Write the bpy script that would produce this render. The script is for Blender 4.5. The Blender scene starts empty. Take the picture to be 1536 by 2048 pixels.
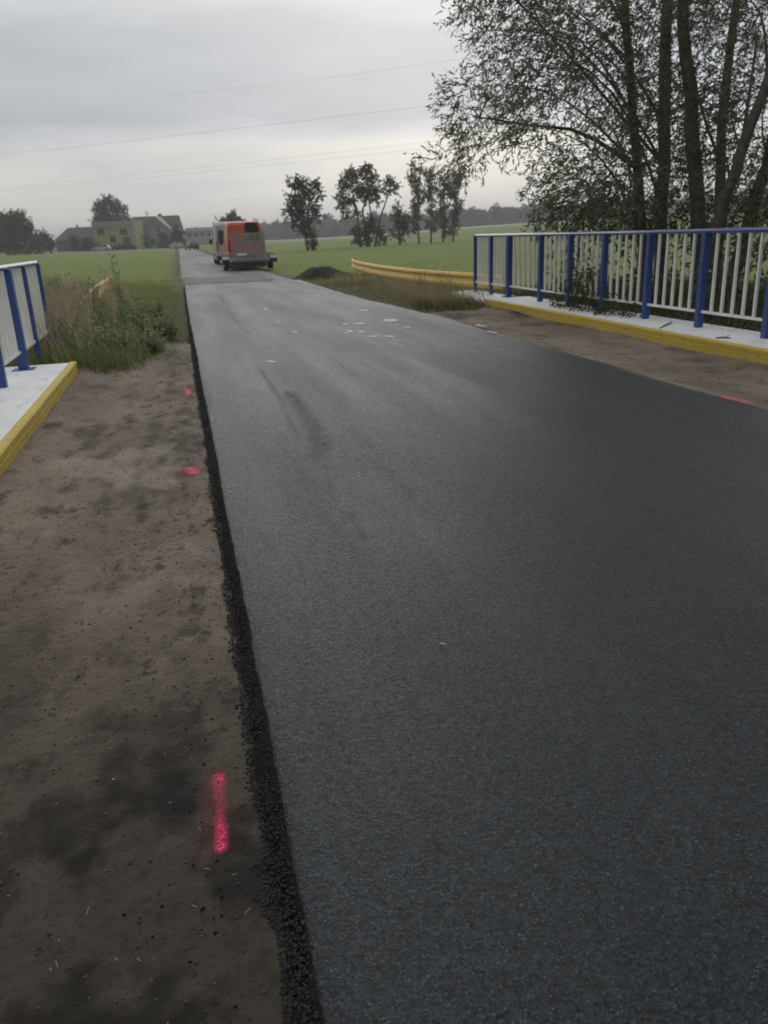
import bpy, math, random
import numpy as np
from math import radians, sin, cos, pi
from mathutils import Vector
R = np.random.RandomState(7); random.seed(7)
sc = bpy.context.scene
C = sc.collection

# ---------------------------------------------------------------- camera
F, PITCH, ROLL, HC, YAW = 1577.0, math.atan(557/1577.0), radians(2.35), 1.5, radians(13.3)
def _w(v):
    return np.array([v[0]*cos(YAW)+v[1]*sin(YAW), -v[0]*sin(YAW)+v[1]*cos(YAW), v[2]])
_fw = np.array([0, cos(PITCH), -sin(PITCH)]); _r = np.array([1.0, 0, 0]); _u = np.cross(_r, _fw)
IR = _r*cos(ROLL)-_u*sin(ROLL); IU = _u*cos(ROLL)+_r*sin(ROLL)
def ray(x, y): return _fw*F+IR*(x-768)-IU*(y-1024)
def at(x, y, z=0.0):                       # where a sight line meets height z
    d = ray(x, y); t = (z-HC)/d[2]; p = _w(d*t); p[2] = z; return p
def far(x, y, D):                          # point at distance D ahead of the viewer
    d = ray(x, y); p = _w(d*(D/d[1])); p[2] += HC; return p
cd = bpy.data.cameras.new('camera'); cam = bpy.data.objects.new('camera', cd); C.objects.link(cam)
cd.sensor_fit = 'VERTICAL'; cd.sensor_height = 36; cd.sensor_width = 27; cd.lens = F/2048*36
cd.clip_start = 0.05; cd.clip_end = 6000
cd.dof.use_dof = True; cd.dof.focus_distance = 2.6; cd.dof.aperture_fstop = 5.0
from mathutils import Matrix
_ir, _iu, _b = _w(IR), _w(IU), -_w(_fw)
cam.matrix_world = Matrix(((_ir[0], _iu[0], _b[0], 0), (_ir[1], _iu[1], _b[1], 0), (_ir[2], _iu[2], _b[2], HC), (0, 0, 0, 1)))
sc.camera = cam

# ---------------------------------------------------------------- light
def lin(r, g, b, k=1.0):
    f = lambda c: (c/255/12.92 if c/255 <= .04045 else ((c/255+.055)/1.055)**2.4)*k
    return (f(r), f(g), f(b), 1)
SUN_AZ, SUN_EL = radians(16), radians(24)
world = bpy.data.worlds.new('World'); sc.world = world; world.use_nodes = True
nt = world.node_tree; N = nt.nodes; L = nt.links; N.clear()
out = N.new('ShaderNodeOutputWorld')
sky = N.new('ShaderNodeTexSky'); sky.sky_type = 'NISHITA'; sky.sun_disc = False
sky.sun_elevation = SUN_EL; sky.sun_rotation = SUN_AZ; sky.air_density = 1.5; sky.dust_density = 3
bg1 = N.new('ShaderNodeBackground'); L.new(sky.outputs[0], bg1.inputs[0]); bg1.inputs[1].default_value = 0.06
tc = N.new('ShaderNodeTexCoord')
sep = N.new('ShaderNodeSeparateXYZ'); L.new(tc.outputs['Generated'], sep.inputs[0])
def wm(op, a, b=None, c=None):
    n = N.new('ShaderNodeMath'); n.operation = op
    for i, v in enumerate((a, b, c)):
        if v is None: continue
        if hasattr(v, 'links'): L.new(v, n.inputs[i])
        else: n.inputs[i].default_value = v
    return n.outputs[0]
mp = N.new('ShaderNodeMapping'); mp.inputs['Scale'].default_value = (1.0, 1.0, 5.0); mp.inputs['Location'].default_value = (3.1, .4, 0)
L.new(tc.outputs['Generated'], mp.inputs[0])
cn = N.new('ShaderNodeTexNoise'); cn.inputs['Scale'].default_value = 2.6; cn.inputs['Detail'].default_value = 6; cn.inputs['Roughness'].default_value = .5
L.new(mp.outputs[0], cn.inputs['Vector'])
cn2 = N.new('ShaderNodeTexNoise'); cn2.inputs['Scale'].default_value = 9; cn2.inputs['Detail'].default_value = 5
L.new(mp.outputs[0], cn2.inputs['Vector'])
z = wm('ADD', sep.outputs[2], wm('MULTIPLY', wm('SUBTRACT', cn.outputs[0], .5), .20))
ramp = N.new('ShaderNodeValToRGB'); L.new(z, ramp.inputs[0]); cr = ramp.color_ramp
stops = [(0.0, (214, 211, 203)), (.065, (210, 209, 205)), (.105, (188, 191, 196)), (.15, (167, 173, 182)),
         (.20, (174, 179, 185)), (.26, (198, 201, 204)), (.36, (220, 222, 223)), (.6, (244, 245, 246)), (1.0, (240, 243, 246))]
cr.elements[0].position = 0; cr.elements[0].color = lin(*stops[0][1])
cr.elements[1].position = 1; cr.elements[1].color = lin(*stops[-1][1])
for p, c in stops[1:-1]:
    e = cr.elements.new(p); e.color = lin(*c)
# brighter towards the veiled sun, darker behind
sd = Vector((sin(radians(24))*cos(radians(12)), cos(radians(24))*cos(radians(12)), sin(radians(12))))
dt = N.new('ShaderNodeVectorMath'); dt.operation = 'DOT_PRODUCT'; L.new(tc.outputs['Generated'], dt.inputs[0]); dt.inputs[1].default_value = sd
glow = wm('POWER', wm('MAXIMUM', dt.outputs['Value'], 0.0), 14.0)
side = wm('MULTIPLY_ADD', dt.outputs['Value'], .36, .68)
tot = wm('ADD', wm('ADD', side, wm('MULTIPLY', glow, .30)), wm('MULTIPLY', wm('SUBTRACT', cn2.outputs[0], .5), .26))
bg2 = N.new('ShaderNodeBackground'); L.new(ramp.outputs[0], bg2.inputs[0]); L.new(tot, bg2.inputs[1])
mx = N.new('ShaderNodeMixShader'); mx.inputs[0].default_value = .95
L.new(bg1.outputs[0], mx.inputs[1]); L.new(bg2.outputs[0], mx.inputs[2]); L.new(mx.outputs[0], out.inputs[0])
sl = bpy.data.lights.new('sun', 'SUN'); sl.energy = .5; sl.angle = radians(60); sl.color = (1, .975, .94)
so = bpy.data.objects.new('sun', sl); C.objects.link(so)
so.rotation_euler = Vector((-sin(SUN_AZ)*cos(SUN_EL), -cos(SUN_AZ)*cos(SUN_EL), -sin(SUN_EL))).to_track_quat('-Z', 'Y').to_euler()
sc.view_settings.view_transform = 'Standard'; sc.view_settings.look = 'None'; sc.view_settings.gamma = 1
sc.view_settings.exposure = 0.25
sc.render.engine = 'CYCLES'; sc.cycles.use_denoising = True; sc.cycles.max_bounces = 6; sc.cycles.volume_bounces = 0
sc.cycles.transparent_max_bounces = 4

# ---------------------------------------------------------------- numpy noise
_lat = R.rand(256, 256)
def vnoise(x, y):
    x = np.asarray(x, float); y = np.asarray(y, float)
    xi = np.floor(x).astype(int); yi = np.floor(y).astype(int); fx = x-xi; fy = y-yi
    fx = fx*fx*(3-2*fx); fy = fy*fy*(3-2*fy)
    a = _lat[xi % 256, yi % 256]; b = _lat[(xi+1) % 256, yi % 256]; c = _lat[xi % 256, (yi+1) % 256]; d = _lat[(xi+1) % 256, (yi+1) % 256]
    return (a*(1-fx)+b*fx)*(1-fy)+(c*(1-fx)+d*fx)*fy
def fbm(x, y, o=4):
    s = 0; k = .5
    for i in range(o): s = s+k*(vnoise(x*2**i+17.3*i, y*2**i+5.1*i)-.5); k *= .5
    return s
def ss(a, b, x):
    t = np.clip((np.asarray(x, float)-a)/(b-a), 0, 1); return t*t*(3-2*t)

# ---------------------------------------------------------------- materials
def new_mat(name):
    m = bpy.data.materials.new(name); m.use_nodes = True; n = m.node_tree.nodes; return m, n, m.node_tree.links, n['Principled BSDF']
def tex(n, l, kind, scale, detail=4, rough=.55, vec=None, stretch=None):
    t = n.new('ShaderNodeTexNoise' if kind == 'N' else 'ShaderNodeTexVoronoi'); t.inputs['Scale'].default_value = scale
    if kind == 'N': t.inputs['Detail'].default_value = detail; t.inputs['Roughness'].default_value = rough
    c = n.new('ShaderNodeTexCoord'); src = c.outputs['Object']
    if stretch:
        mpp = n.new('ShaderNodeMapping'); mpp.inputs['Scale'].default_value = stretch; l.new(src, mpp.inputs[0]); src = mpp.outputs[0]
    l.new(src, t.inputs['Vector']); return t
def mixc(n, l, f, a, b, lo=0., hi=1.):
    mr = n.new('ShaderNodeMapRange'); mr.inputs['From Min'].default_value = lo; mr.inputs['From Max'].default_value = hi
    l.new(f, mr.inputs[0]); m = n.new('ShaderNodeMix'); m.data_type = 'RGBA'; l.new(mr.outputs[0], m.inputs[0])
    for s, v in ((6, a), (7, b)):
        if hasattr(v, 'links'): l.new(v, m.inputs[s])
        else: m.inputs[s].default_value = tuple(v)+((1,) if len(v) == 3 else ())
    return m.outputs[2]
def bump(n, l, bs, h, strength, dist=.01, prev=None):
    b = n.new('ShaderNodeBump'); b.inputs['Strength'].default_value = strength; b.inputs['Distance'].default_value = dist
    l.new(h, b.inputs['Height'])
    if prev is not None: l.new(prev, b.inputs['Normal'])
    l.new(b.outputs[0], bs.inputs['Normal']); return b.outputs[0]
def simple(name, c1, c2=None, scale=3, rough=.6, bs=0, bd=.01, metal=0, lo=.35, hi=.65, bscale=None, spec=.5):
    m, n, l, b = new_mat(name); c2 = c2 or tuple(c*.8 for c in c1)
    t = tex(n, l, 'N', scale, 5)
    l.new(mixc(n, l, t.outputs[0], c1, c2, lo, hi), b.inputs['Base Color']); b.inputs['Roughness'].default_value = rough; b.inputs['Metallic'].default_value = metal
    b.inputs['Specular IOR Level'].default_value = spec
    if bs: bump(n, l, b, tex(n, l, 'N', bscale or scale*8, 5).outputs[0], bs, bd)
    return m
def vcol(name, rough=.6, trans=.25, spec=.3):      # colour variation carried leaf by leaf
    m, n, l, b = new_mat(name)
    a = n.new('ShaderNodeAttribute'); a.attribute_name = 'Col'
    l.new(a.outputs['Color'], b.inputs['Base Color']); b.inputs['Roughness'].default_value = rough; b.inputs['Specular IOR Level'].default_value = spec
    if trans:
        t = n.new('ShaderNodeBsdfTranslucent'); l.new(a.outputs['Color'], t.inputs[0]); ms = n.new('ShaderNodeMixShader'); ms.inputs[0].default_value = trans
        l.new(b.outputs[0], ms.inputs[1]); l.new(t.outputs[0], ms.inputs[2]); l.new(ms.outputs[0], n['Material Output'].inputs[0])
    return m
M = {}
M['leaf'] = vcol('leaf', .5, .4, .4); M['blade'] = vcol('blade', .7, .25, .2)
M['bark'] = simple('bark', (.17, .155, .13), (.09, .08, .068), 9, .9, .8, .02, bscale=30)
M['blue'] = simple('blue_paint', (.026, .074, .28), (.04, .082, .25), 9, .38, .3, .002, bscale=60)
M['bluegloss'] = simple('glossy_blue_paint', (.022, .060, .24), (.03, .07, .24), 4, .3)
M['bluegloss'].node_tree.nodes['Principled BSDF'].inputs['Coat Weight'].default_value = 1; M['bluegloss'].node_tree.nodes['Principled BSDF'].inputs['Coat Roughness'].default_value = .12
M['white'] = simple('white_paint', (.86, .86, .83), (.78, .78, .74), 5, .4, .15, .001, bscale=60)
M['soil'] = simple('soil', (.022, .019, .014), (.042, .036, .025), 6, .95, 1, .03)
M['tyre'] = simple('tyre_rubber', (.02, .02, .02), (.03, .03, .03), 5, .8)
M['metal'] = simple('galvanised_steel', (.34, .34, .34), (.26, .26, .26), 8, .55, metal=.25)
M['dark'] = simple('dark_plastic', (.02, .02, .022), (.03, .03, .03), 5, .5)
M['glass'] = simple('window_glass', (.02, .023, .025), (.03, .03, .03), 2, .08, spec=.7)
M['red'] = simple('red_paint', (.56, .11, .06), (.50, .095, .05), 2, .3)
M['vanwhite'] = simple('white_body_paint', (.42, .43, .44), (.36, .37, .38), 2, .35)
M['silver'] = simple('silver_body_paint', (.45, .46, .48), (.4, .4, .42), 2, .3, metal=.3)
M['black'] = simple('dark_body_paint', (.03, .035, .04), (.04, .04, .045), 2, .3)
M['lamp_red'] = simple('red_lens', (.4, .01, .01), (.3, .01, .01), 5, .2)
M['lamp_white'] = simple('white_lens', (.8, .8, .78), (.7, .7, .7), 5, .2)
# worn yellow paint: chips down to grey concrete or steel
def worn(name, col, col2, under, amt):
    m, n, l, b = new_mat(name)
    base = mixc(n, l, tex(n, l, 'N', 5, 5).outputs[0], col, col2, .3, .7)
    c = mixc(n, l, tex(n, l, 'N', 14, 8, .7).outputs[0], under, base, amt, amt+.06)
    l.new(c, b.inputs['Base Color']); b.inputs['Roughness'].default_value = .6
    bump(n, l, b, tex(n, l, 'N', 70, 4).outputs[0], .4, .003); return m
M['yellow'] = worn('yellow_kerb_paint', (.58, .43, .045), (.49, .36, .05), (.24, .20, .12), .36)
M['yellowrail'] = worn('yellow_barrier_paint', (.78, .54, .14), (.68, .48, .14), (.2, .16, .1), .30)
def slab_mat():
    m, n, l, b = new_mat('white_painted_concrete')
    c = mixc(n, l, tex(n, l, 'N', 1.6, 6).outputs[0], (.80, .80, .80), (.70, .70, .70), .35, .65)
    c = mixc(n, l, tex(n, l, 'N', 7, 8, .7, stretch=(1, .35, 1)).outputs[0], c, (.40, .385, .36), .55, .74)
    l.new(c, b.inputs['Base Color']); b.inputs['Roughness'].default_value = .7
    bump(n, l, b, tex(n, l, 'N', 40, 6).outputs[0], .5, .006); return m
M['slab'] = slab_mat()
def dirt_mat():
    m, n, l, b = new_mat('packed_dirt')
    big = tex(n, l, 'N', 1.1, 5, .6, stretch=(1, .45, 1)); med = tex(n, l, 'N', 6, 6, .7, stretch=(1, .55, 1)); fine = tex(n, l, 'N', 60, 6, .7)
    c = mixc(n, l, big.outputs[0], (.175, .138, .105), (.26, .215, .168), .38, .62)
    c = mixc(n, l, med.outputs[0], (.09, .07, .054), c, .34, .47)
    c = mixc(n, l, fine.outputs[0], (.06, .048, .036), c, .30, .48)
    a = n.new('ShaderNodeAttribute'); a.attribute_name = 'wet_shade'
    c = mixc(n, l, a.outputs['Fac'], c, (.022, .019, .015), 0, 1)  # damp stains; on the left verge also near-viewer shade painted into the colour
    pk = n.new('ShaderNodeAttribute'); pk.attribute_name = 'pale'
    c = mixc(n, l, pk.outputs['Fac'], c, (.30, .26, .21), 0, 1)
    l.new(c, b.inputs['Base Color']); b.inputs['Roughness'].default_value = .85; b.inputs['Specular IOR Level'].default_value = .25
    p = bump(n, l, b, med.outputs[0], .8, .03); bump(n, l, b, fine.outputs[0], 1.0, .010, p); return m
M['dirt'] = dirt_mat()
def asphalt_mat(name, a, bcol, rough, sc1, stain=True, stones=.5):
    m, n, l, b = new_mat(name)
    v = tex(n, l, 'V', sc1); v2 = tex(n, l, 'V', sc1*2.3); big = tex(n, l, 'N', .7, 4)
    sp = n.new('ShaderNodeSeparateColor'); l.new(v.outputs['Color'], sp.inputs[0])
    sp2 = n.new('ShaderNodeSeparateColor'); l.new(v2.outputs['Color'], sp2.inputs[0])
    c = mixc(n, l, sp.outputs[0], a, bcol, .35, 1)
    c = mixc(n, l, sp2.outputs[0], c, tuple(q*1.7 for q in bcol), .72, 1)
    c = mixc(n, l, sp2.outputs[1], c, tuple(q*3.2 for q in bcol), .965, .985)       # odd pale stone in the mix
    pit = tex(n, l, 'N', sc1*.42, 5, .7)
    c = mixc(n, l, pit.outputs[0], (.003, .003, .003), c, .33, .43)                 # open pores between the stones
    at_ = n.new('ShaderNodeAttribute'); at_.attribute_name = 'stain'
    c = mixc(n, l, at_.outputs['Fac'], c, (.006, .006, .006), 0, 1)
    dust = n.new('ShaderNodeAttribute'); dust.attribute_name = 'dust'
    c = mixc(n, l, dust.outputs['Fac'], c, (.12, .115, .105), 0, 1)
    r = n.new('ShaderNodeMapRange'); l.new(at_.outputs['Fac'], r.inputs[0]); lane = tex(n, l, 'N', .8, 4, .6, stretch=(2.2, .22, 1)); lr = n.new('ShaderNodeMapRange'); l.new(lane.outputs[0], lr.inputs[0]); lr.inputs['From Min'].default_value = .3; lr.inputs['From Max'].default_value = .7; lr.inputs['To Min'].default_value = rough-.05; lr.inputs['To Max'].default_value = rough+.07; l.new(lr.outputs[0], r.inputs['To Min']); r.inputs['To Max'].default_value = .85
    mm = n.new('ShaderNodeMath'); mm.operation = 'MULTIPLY_ADD'; l.new(sp.outputs[1], mm.inputs[0]); mm.inputs[1].default_value = .22; l.new(r.outputs[0], mm.inputs[2])
    l.new(mm.outputs[0], b.inputs['Roughness'])
    c = mixc(n, l, lane.outputs[0], c, tuple(q*.9 for q in bcol), .52, 1.3)
    l.new(c, b.inputs['Base Color'])
    b.inputs['Specular IOR Level'].default_value = .27; b.inputs['Specular Tint'].default_value = (.90, .96, 1, 1)
    p = bump(n, l, b, v.outputs['Distance'], stones, .0022)
    p = bump(n, l, b, pit.outputs[0], .8, .005, p)
    bump(n, l, b, big.outputs[0], .15, .03, p)
    return m
M['asphalt'] = asphalt_mat('fresh_asphalt', (.003, .004, .005), (.020, .0245, .029), .35, 100)
M['oldroad'] = asphalt_mat('old_asphalt', (.10, .10, .096), (.15, .15, .143), .5, 60)
M['crumbstone'] = simple('asphalt_crumb_stone', (.012, .012, .013), (.034, .034, .036), 90, .75, lo=.3, hi=.7, spec=.3)
M['crumb'] = simple('loose_asphalt', (.013, .013, .014), (.024, .024, .025), 30, .95, 1, .01, spec=.1)
def grass_mat():
    m, n, l, b = new_mat('field_grass')
    c = mixc(n, l, tex(n, l, 'N', .035, 5).outputs[0], (.145, .20, .048), (.19, .205, .07), .35, .65)
    c = mixc(n, l, tex(n, l, 'N', .5, 6, .7).outputs[0], c, (.115, .16, .035), .42, .7)
    c = mixc(n, l, tex(n, l, 'N', 8, 6, .7).outputs[0], (.15, .19, .05), c, .3, .5)
    b_ = n.new('ShaderNodeAttribute'); b_.attribute_name = 'bare'
    s = mixc(n, l, tex(n, l, 'N', 3, 6, .7).outputs[0], (.055, .05, .03), (.11, .095, .06), .35, .65)
    c = mixc(n, l, b_.outputs['Fac'], c, s, 0, 1)
    l.new(c, b.inputs['Base Color']); b.inputs['Roughness'].default_value = .9; b.inputs['Specular IOR Level'].default_value = .1
    bump(n, l, b, tex(n, l, 'N', 12, 6, .7).outputs[0], .8, .05); return m
M['grass'] = grass_mat()

# ---------------------------------------------------------------- mesh helpers
def tag(o, label=None, cat=None, group=None, kind=None):
    for k, v in (('label', label), ('category', cat), ('group', group), ('kind', kind)):
        if v: o[k] = v
    return o
def empty(name, loc=(0, 0, 0), rz=0):
    o = bpy.data.objects.new(name, None); C.objects.link(o); o.location = loc; o.rotation_euler = (0, 0, rz); o.empty_display_size = .1; return o
def mesh_np(name, V, Fc, mat, parent=None, col=None, attrs=None, smooth=False, nsides=4):
    V = np.asarray(V, np.float32); Fc = np.asarray(Fc, np.int32)
    me = bpy.data.meshes.new(name); me.vertices.add(len(V)); me.vertices.foreach_set('co', V.ravel())
    me.loops.add(Fc.size); me.loops.foreach_set('vertex_index', Fc.ravel())
    me.polygons.add(len(Fc)); me.polygons.foreach_set('loop_start', np.arange(0, Fc.size, Fc.shape[1], dtype=np.int32))
    try: me.polygons.foreach_set('loop_total', np.full(len(Fc), Fc.shape[1], np.int32))
    except Exception: pass
    me.update(calc_edges=True)
    if smooth: me.polygons.foreach_set('use_smooth', np.ones(len(Fc), bool))
    if col is not None:
        a = me.color_attributes.new('Col', 'FLOAT_COLOR', 'POINT'); c4 = np.ones((len(V), 4), np.float32); c4[:, :3] = col; a.data.foreach_set('color', c4.ravel())
    for k, v in (attrs or {}).items():
        a = me.attributes.new(k, 'FLOAT', 'POINT'); a.data.foreach_set('value', np.asarray(v, np.float32).ravel())
    me.materials.append(mat); o = bpy.data.objects.new(name, me); C.objects.link(o); o.parent = parent; return o
class MB:
    def __init__(s): s.v = []; s.f = []
    def face(s, pts): b = len(s.v); s.v += [tuple(p) for p in pts]; s.f.append(tuple(range(b, b+len(pts))))
    def box(s, x0, x1, y0, y1, z0, z1, bev=0):
        if bev:
            P = [(x0+bev, y0), (x1-bev, y0), (x1, y0+bev), (x1, y1-bev), (x1-bev, y1), (x0+bev, y1), (x0, y1-bev), (x0, y0+bev)]
            return s.prism(P, z0, z1)
        b = len(s.v); s.v += [(x, y, z) for z in (z0, z1) for x, y in ((x0, y0), (x1, y0), (x1, y1), (x0, y1))]
        s.f += [tuple(b+i for i in q) for q in ((3, 2, 1, 0), (4, 5, 6, 7), (0, 1, 5, 4), (1, 2, 6, 5), (2, 3, 7, 6), (3, 0, 4, 7))]
    def prism(s, P, z0, z1, axis='z'):
        b = len(s.v); n = len(P)
        g = {'z': lambda p, h: (p[0], p[1], h), 'x': lambda p, h: (h, p[0], p[1]), 'y': lambda p, h: (p[0], h, p[1])}[axis]
        s.v += [g(p, z0) for p in P]+[g(p, z1) for p in P]
        s.f.append(tuple(b+i for i in range(n))[::-1]); s.f.append(tuple(b+n+i for i in range(n)))
        for i in range(n): j = (i+1) % n; s.f.append((b+i, b+j, b+n+j, b+n+i))
    def tube(s, pts, rad, n=8, cap=True):
        pts = [Vector(p) for p in pts]; rad = rad if hasattr(rad, '__len__') else [rad]*len(pts); b = len(s.v); up = None
        for i, p in enumerate(pts):
            t = (pts[min(i+1, len(pts)-1)]-pts[max(i-1, 0)]).normalized()
            if up is None: up = Vector((0, 0, 1)) if abs(t.z) < .9 else Vector((1, 0, 0))
            u = (up-t*up.dot(t)).normalized(); up = u; w = t.cross(u)
            for k in range(n): q = p+(u*cos(2*pi*k/n)+w*sin(2*pi*k/n))*rad[i]; s.v.append(tuple(q))
        for i in range(len(pts)-1):
            for k in range(n):
                k2 = (k+1) % n; a = b+i*n; s.f.append((a+k, a+k2, a+n+k2, a+n+k))
        if cap: s.f.append(tuple(b+k for k in range(n))[::-1]); s.f.append(tuple(b+(len(pts)-1)*n+k for k in range(n)))
    def build(s, name, mat, parent=None, bevel=0, smooth=False):
        me = bpy.data.meshes.new(name); me.from_pydata(s.v, [], s.f); me.update()
        import bmesh
        bm = bmesh.new(); bm.from_mesh(me); bmesh.ops.recalc_face_normals(bm, faces=bm.faces); bm.to_mesh(me); bm.free()
        me.materials.append(mat); o = bpy.data.objects.new(name, me); C.objects.link(o); o.parent = parent
        if smooth:
            for p in me.polygons: p.use_smooth = True
        if bevel:
            m = o.modifiers.new('bevel', 'BEVEL'); m.width = bevel; m.segments = 2; m.limit_method = 'ANGLE'
        return o
def grid(xs, ys, zf, name, mat, attrs=None, parent=None):
    X, Y = np.meshgrid(xs, ys); Z = zf(X, Y); nx, ny = len(xs), len(ys)
    V = np.stack([X, Y, Z], -1).reshape(-1, 3)
    i = np.arange(nx*ny).reshape(ny, nx); Fq = np.stack([i[:-1, :-1], i[:-1, 1:], i[1:, 1:], i[1:, :-1]], -1).reshape(-1, 4)
    at_ = {k: f(X, Y) for k, f in (attrs or {}).items()}
    return mesh_np(name, V, Fq, mat, parent, None, at_, True)

# ---------------------------------------------------------------- terrain
def hills(x, y):
    d = np.hypot(x, y); b = np.degrees(np.arctan2(x, y))
    return 3.4*ss(110, 420, d)*ss(7, 26, b)*(y > -50)
def chan(x, y):                                            # the ditch the bridge crosses
    yc = 5.0+.04*x; w = ss(9.2, 4.0, np.abs(y-yc))
    off = np.maximum(ss(6.95, 8.8, x), ss(-2.4, -4.2, x))
    return -1.9*w*off
def ground_z(x, y):
    base = -.10+.05*fbm(x*.5, y*.5)+.25*fbm(x*.02, y*.02)*ss(30, 120, np.hypot(x, y))
    base = base-.04*ss(1.0, 2.2, np.abs(x-2.4)-2.6)*ss(12, 40, y)*0
    return base+hills(x, y)+chan(x, y)
def spread_lines(dense0, dense1, step, end0, end1, k=1.18):
    a = list(np.arange(dense0, dense1+1e-6, step)); s = step
    while a[-1] < end1: s *= k; a.append(a[-1]+s)
    s = step; b = []
    c = dense0
    while c > end0: s *= k; c -= s; b.append(c)
    return np.array(b[::-1]+a)
def bare_f(x, y):
    left = ss(.9, .0, np.abs(x+.2)) * ss(34, 26, y)
    rt = ss(7.4, 5.2, x+1.5*fbm(x*2, y*2))*(x > 4)*ss(36, 26, y)
    old = ss(1.1, .3, np.abs(x-2.2)-1.8+.8*fbm(x, y*.7))
    return np.clip(np.maximum(np.maximum(left, rt), old*.75), 0, 1)
grid(spread_lines(-14, 16, .3, -3500, 3500), spread_lines(-8, 40, .3, -3500, 3500), ground_z, 'ground', M['grass'], {'bare': bare_f})['kind'] = 'structure'
w = MB(); w.face([(-60, 2.5, -1.75), (-4, 3.2, -1.75), (-4, 6.6, -1.75), (-60, 7.5, -1.75)]); w.face([(8.2, 3.2, -1.75), (60, 4.5, -1.75), (60, 9, -1.75), (8.2, 7, -1.75)])
tag(w.build('ditch_water', simple('ditch_water', (.02, .022, .015), (.03, .03, .02), 2, .1, .1, .01)), kind='structure')

# ---------------------------------------------------------------- roads
def fx0(y): return .10+.05*ss(20, 31, y)+.020*fbm(y*3, 0*y+3.3)+.03*fbm(y*.8, 0*y+8.8)
def fx1(y): return 4.67-.33*ss(13, 22, y)+.05*fbm(y*1.1, 0*y+9)*2
ys = np.concatenate([np.arange(-5, 18, .05), np.arange(18, 30.9, .12)]); us = np.linspace(0, 1, 95)
U, Yg = np.meshgrid(us, ys)
Xg = fx0(Yg)*(1-U)+fx1(Yg)*U
Yg2 = Yg-.25*U*ss(26, 30.9, Yg)
Zg = .004*fbm(Xg*1.2, Yg*1.2)*4-.03*ss(.985, 1, U)-.012*ss(.012, 0, U)-.02*ss(30.5, 30.9, Yg)
def seg_mask(X, Y, pts, w0, w1):
    m = np.zeros_like(X); n = len(pts)-1
    for i in range(n):
        ax, ay = pts[i]; bx, by = pts[i+1]; dx, dy = bx-ax, by-ay
        t = np.clip(((X-ax)*dx+(Y-ay)*dy)/(dx*dx+dy*dy), 0, 1)
        d = np.hypot(X-ax-t*dx, Y-ay-t*dy); k = (i+t)/n; wd = w0*(1-k)+w1*k
        m = np.maximum(m, ss(1.5, .4, d/wd))
    return m
rt = lambda L_: [tuple(at(*p)[:2]) for p in L_]
st = .33*seg_mask(Xg, Yg2, rt([(578, 785), (612, 830), (640, 880), (632, 915)]), .07, .10)*np.clip(.45+.9*vnoise(Xg*14, Yg2*3)*vnoise(Xg*40+5, Yg2*9)*1.5, 0, 1.1)
st = np.maximum(st, .26*seg_mask(Xg, Yg2, rt([(636, 915), (680, 990), (735, 1080)]), .045, .02)*np.clip(2*vnoise(Xg*30, Yg2*6)-.3, 0, 1.3))
for q_ in range(26):                                           # faint roller and tyre lines along the lane
    x_ = R.uniform(.4, 4.3); y_ = R.uniform(2.5, 18); st = np.maximum(st, R.uniform(.03, .09)*seg_mask(Xg, Yg2, [(x_, y_), (x_+R.uniform(-.08, .08), y_+R.uniform(1, 4))], R.uniform(.015, .05), .02))
st = np.maximum(st, .2*seg_mask(Xg, Yg2, rt([(520, 740), (560, 800), (600, 880)]), .02, .02))
st = np.maximum(st, .12*seg_mask(Xg, Yg2, rt([(440, 590), (470, 640), (500, 670)]), .10, .03))
st = np.maximum(st, .15*seg_mask(Xg, Yg2, rt([(700, 855), (750, 900)]), .02, .02))
st = np.maximum(st, .07*ss(.45, .85, vnoise(Xg*1.3+4, Yg2*.35+9)))
du = .55*ss(.955, 1., U+.02*fbm(Xg*5, Yg2*2)*2)*ss(4, 9, Yg2)+.25*ss(26, 31, Yg2+6*fbm(Xg, Yg2*.4))+.08*ss(.4, .8, vnoise(Xg*.8+40, Yg2*.3))*ss(8, 16, Yg2)
i = np.arange(Xg.size).reshape(Xg.shape); Fq = np.stack([i[:-1, :-1], i[:-1, 1:], i[1:, 1:], i[1:, :-1]], -1).reshape(-1, 4)
tag(mesh_np('road', np.stack([Xg, Yg2, Zg], -1).reshape(-1, 3), Fq, M['asphalt'], None, None, {'stain': np.clip(st, 0, 1), 'dust': np.clip(du, 0, 1)}, True), kind='structure')
# old road running on to the farm
oy = np.concatenate([np.arange(30.0, 60, .25), np.arange(60, 300, 3.0)]); U, Yo = np.meshgrid(np.linspace(0, 1, 24), oy)
Xo = (.02+.4*ss(40, 160, Yo)+.12*fbm(Yo*.7, Yo*0+2))*(1-U)+(4.35-.6*ss(40, 110, Yo)+.35*fbm(Yo*.5, Yo*0+7))*U
Zo = -.035+hills(Xo, Yo)+.01*fbm(Xo, Yo*.5)-.1*ss(.94, 1, U)-.1*ss(.06, 0, U)
i = np.arange(Xo.size).reshape(Xo.shape); Fq = np.stack([i[:-1, :-1], i[:-1, 1:], i[1:, 1:], i[1:, :-1]], -1).reshape(-1, 4)
tag(mesh_np('old_road', np.stack([Xo, Yo, Zo], -1).reshape(-1, 3), Fq, M['oldroad'], None, None,
    {'stain': np.clip(.3*ss(.5, .8, vnoise(Xo*.7, Yo*.12))+.5*ss(33.5, 31, Yo+2*fbm(Xo*1.5, Yo))*ss(.3, .7, vnoise(Xo*3, Yo*2)), 0, 1), 'dust': np.clip(.25+.7*ss(.55, .8, vnoise(Xo*1.5+9, Yo*.8))*ss(40, 31, Yo), 0, 1)}, True), kind='structure')
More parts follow.
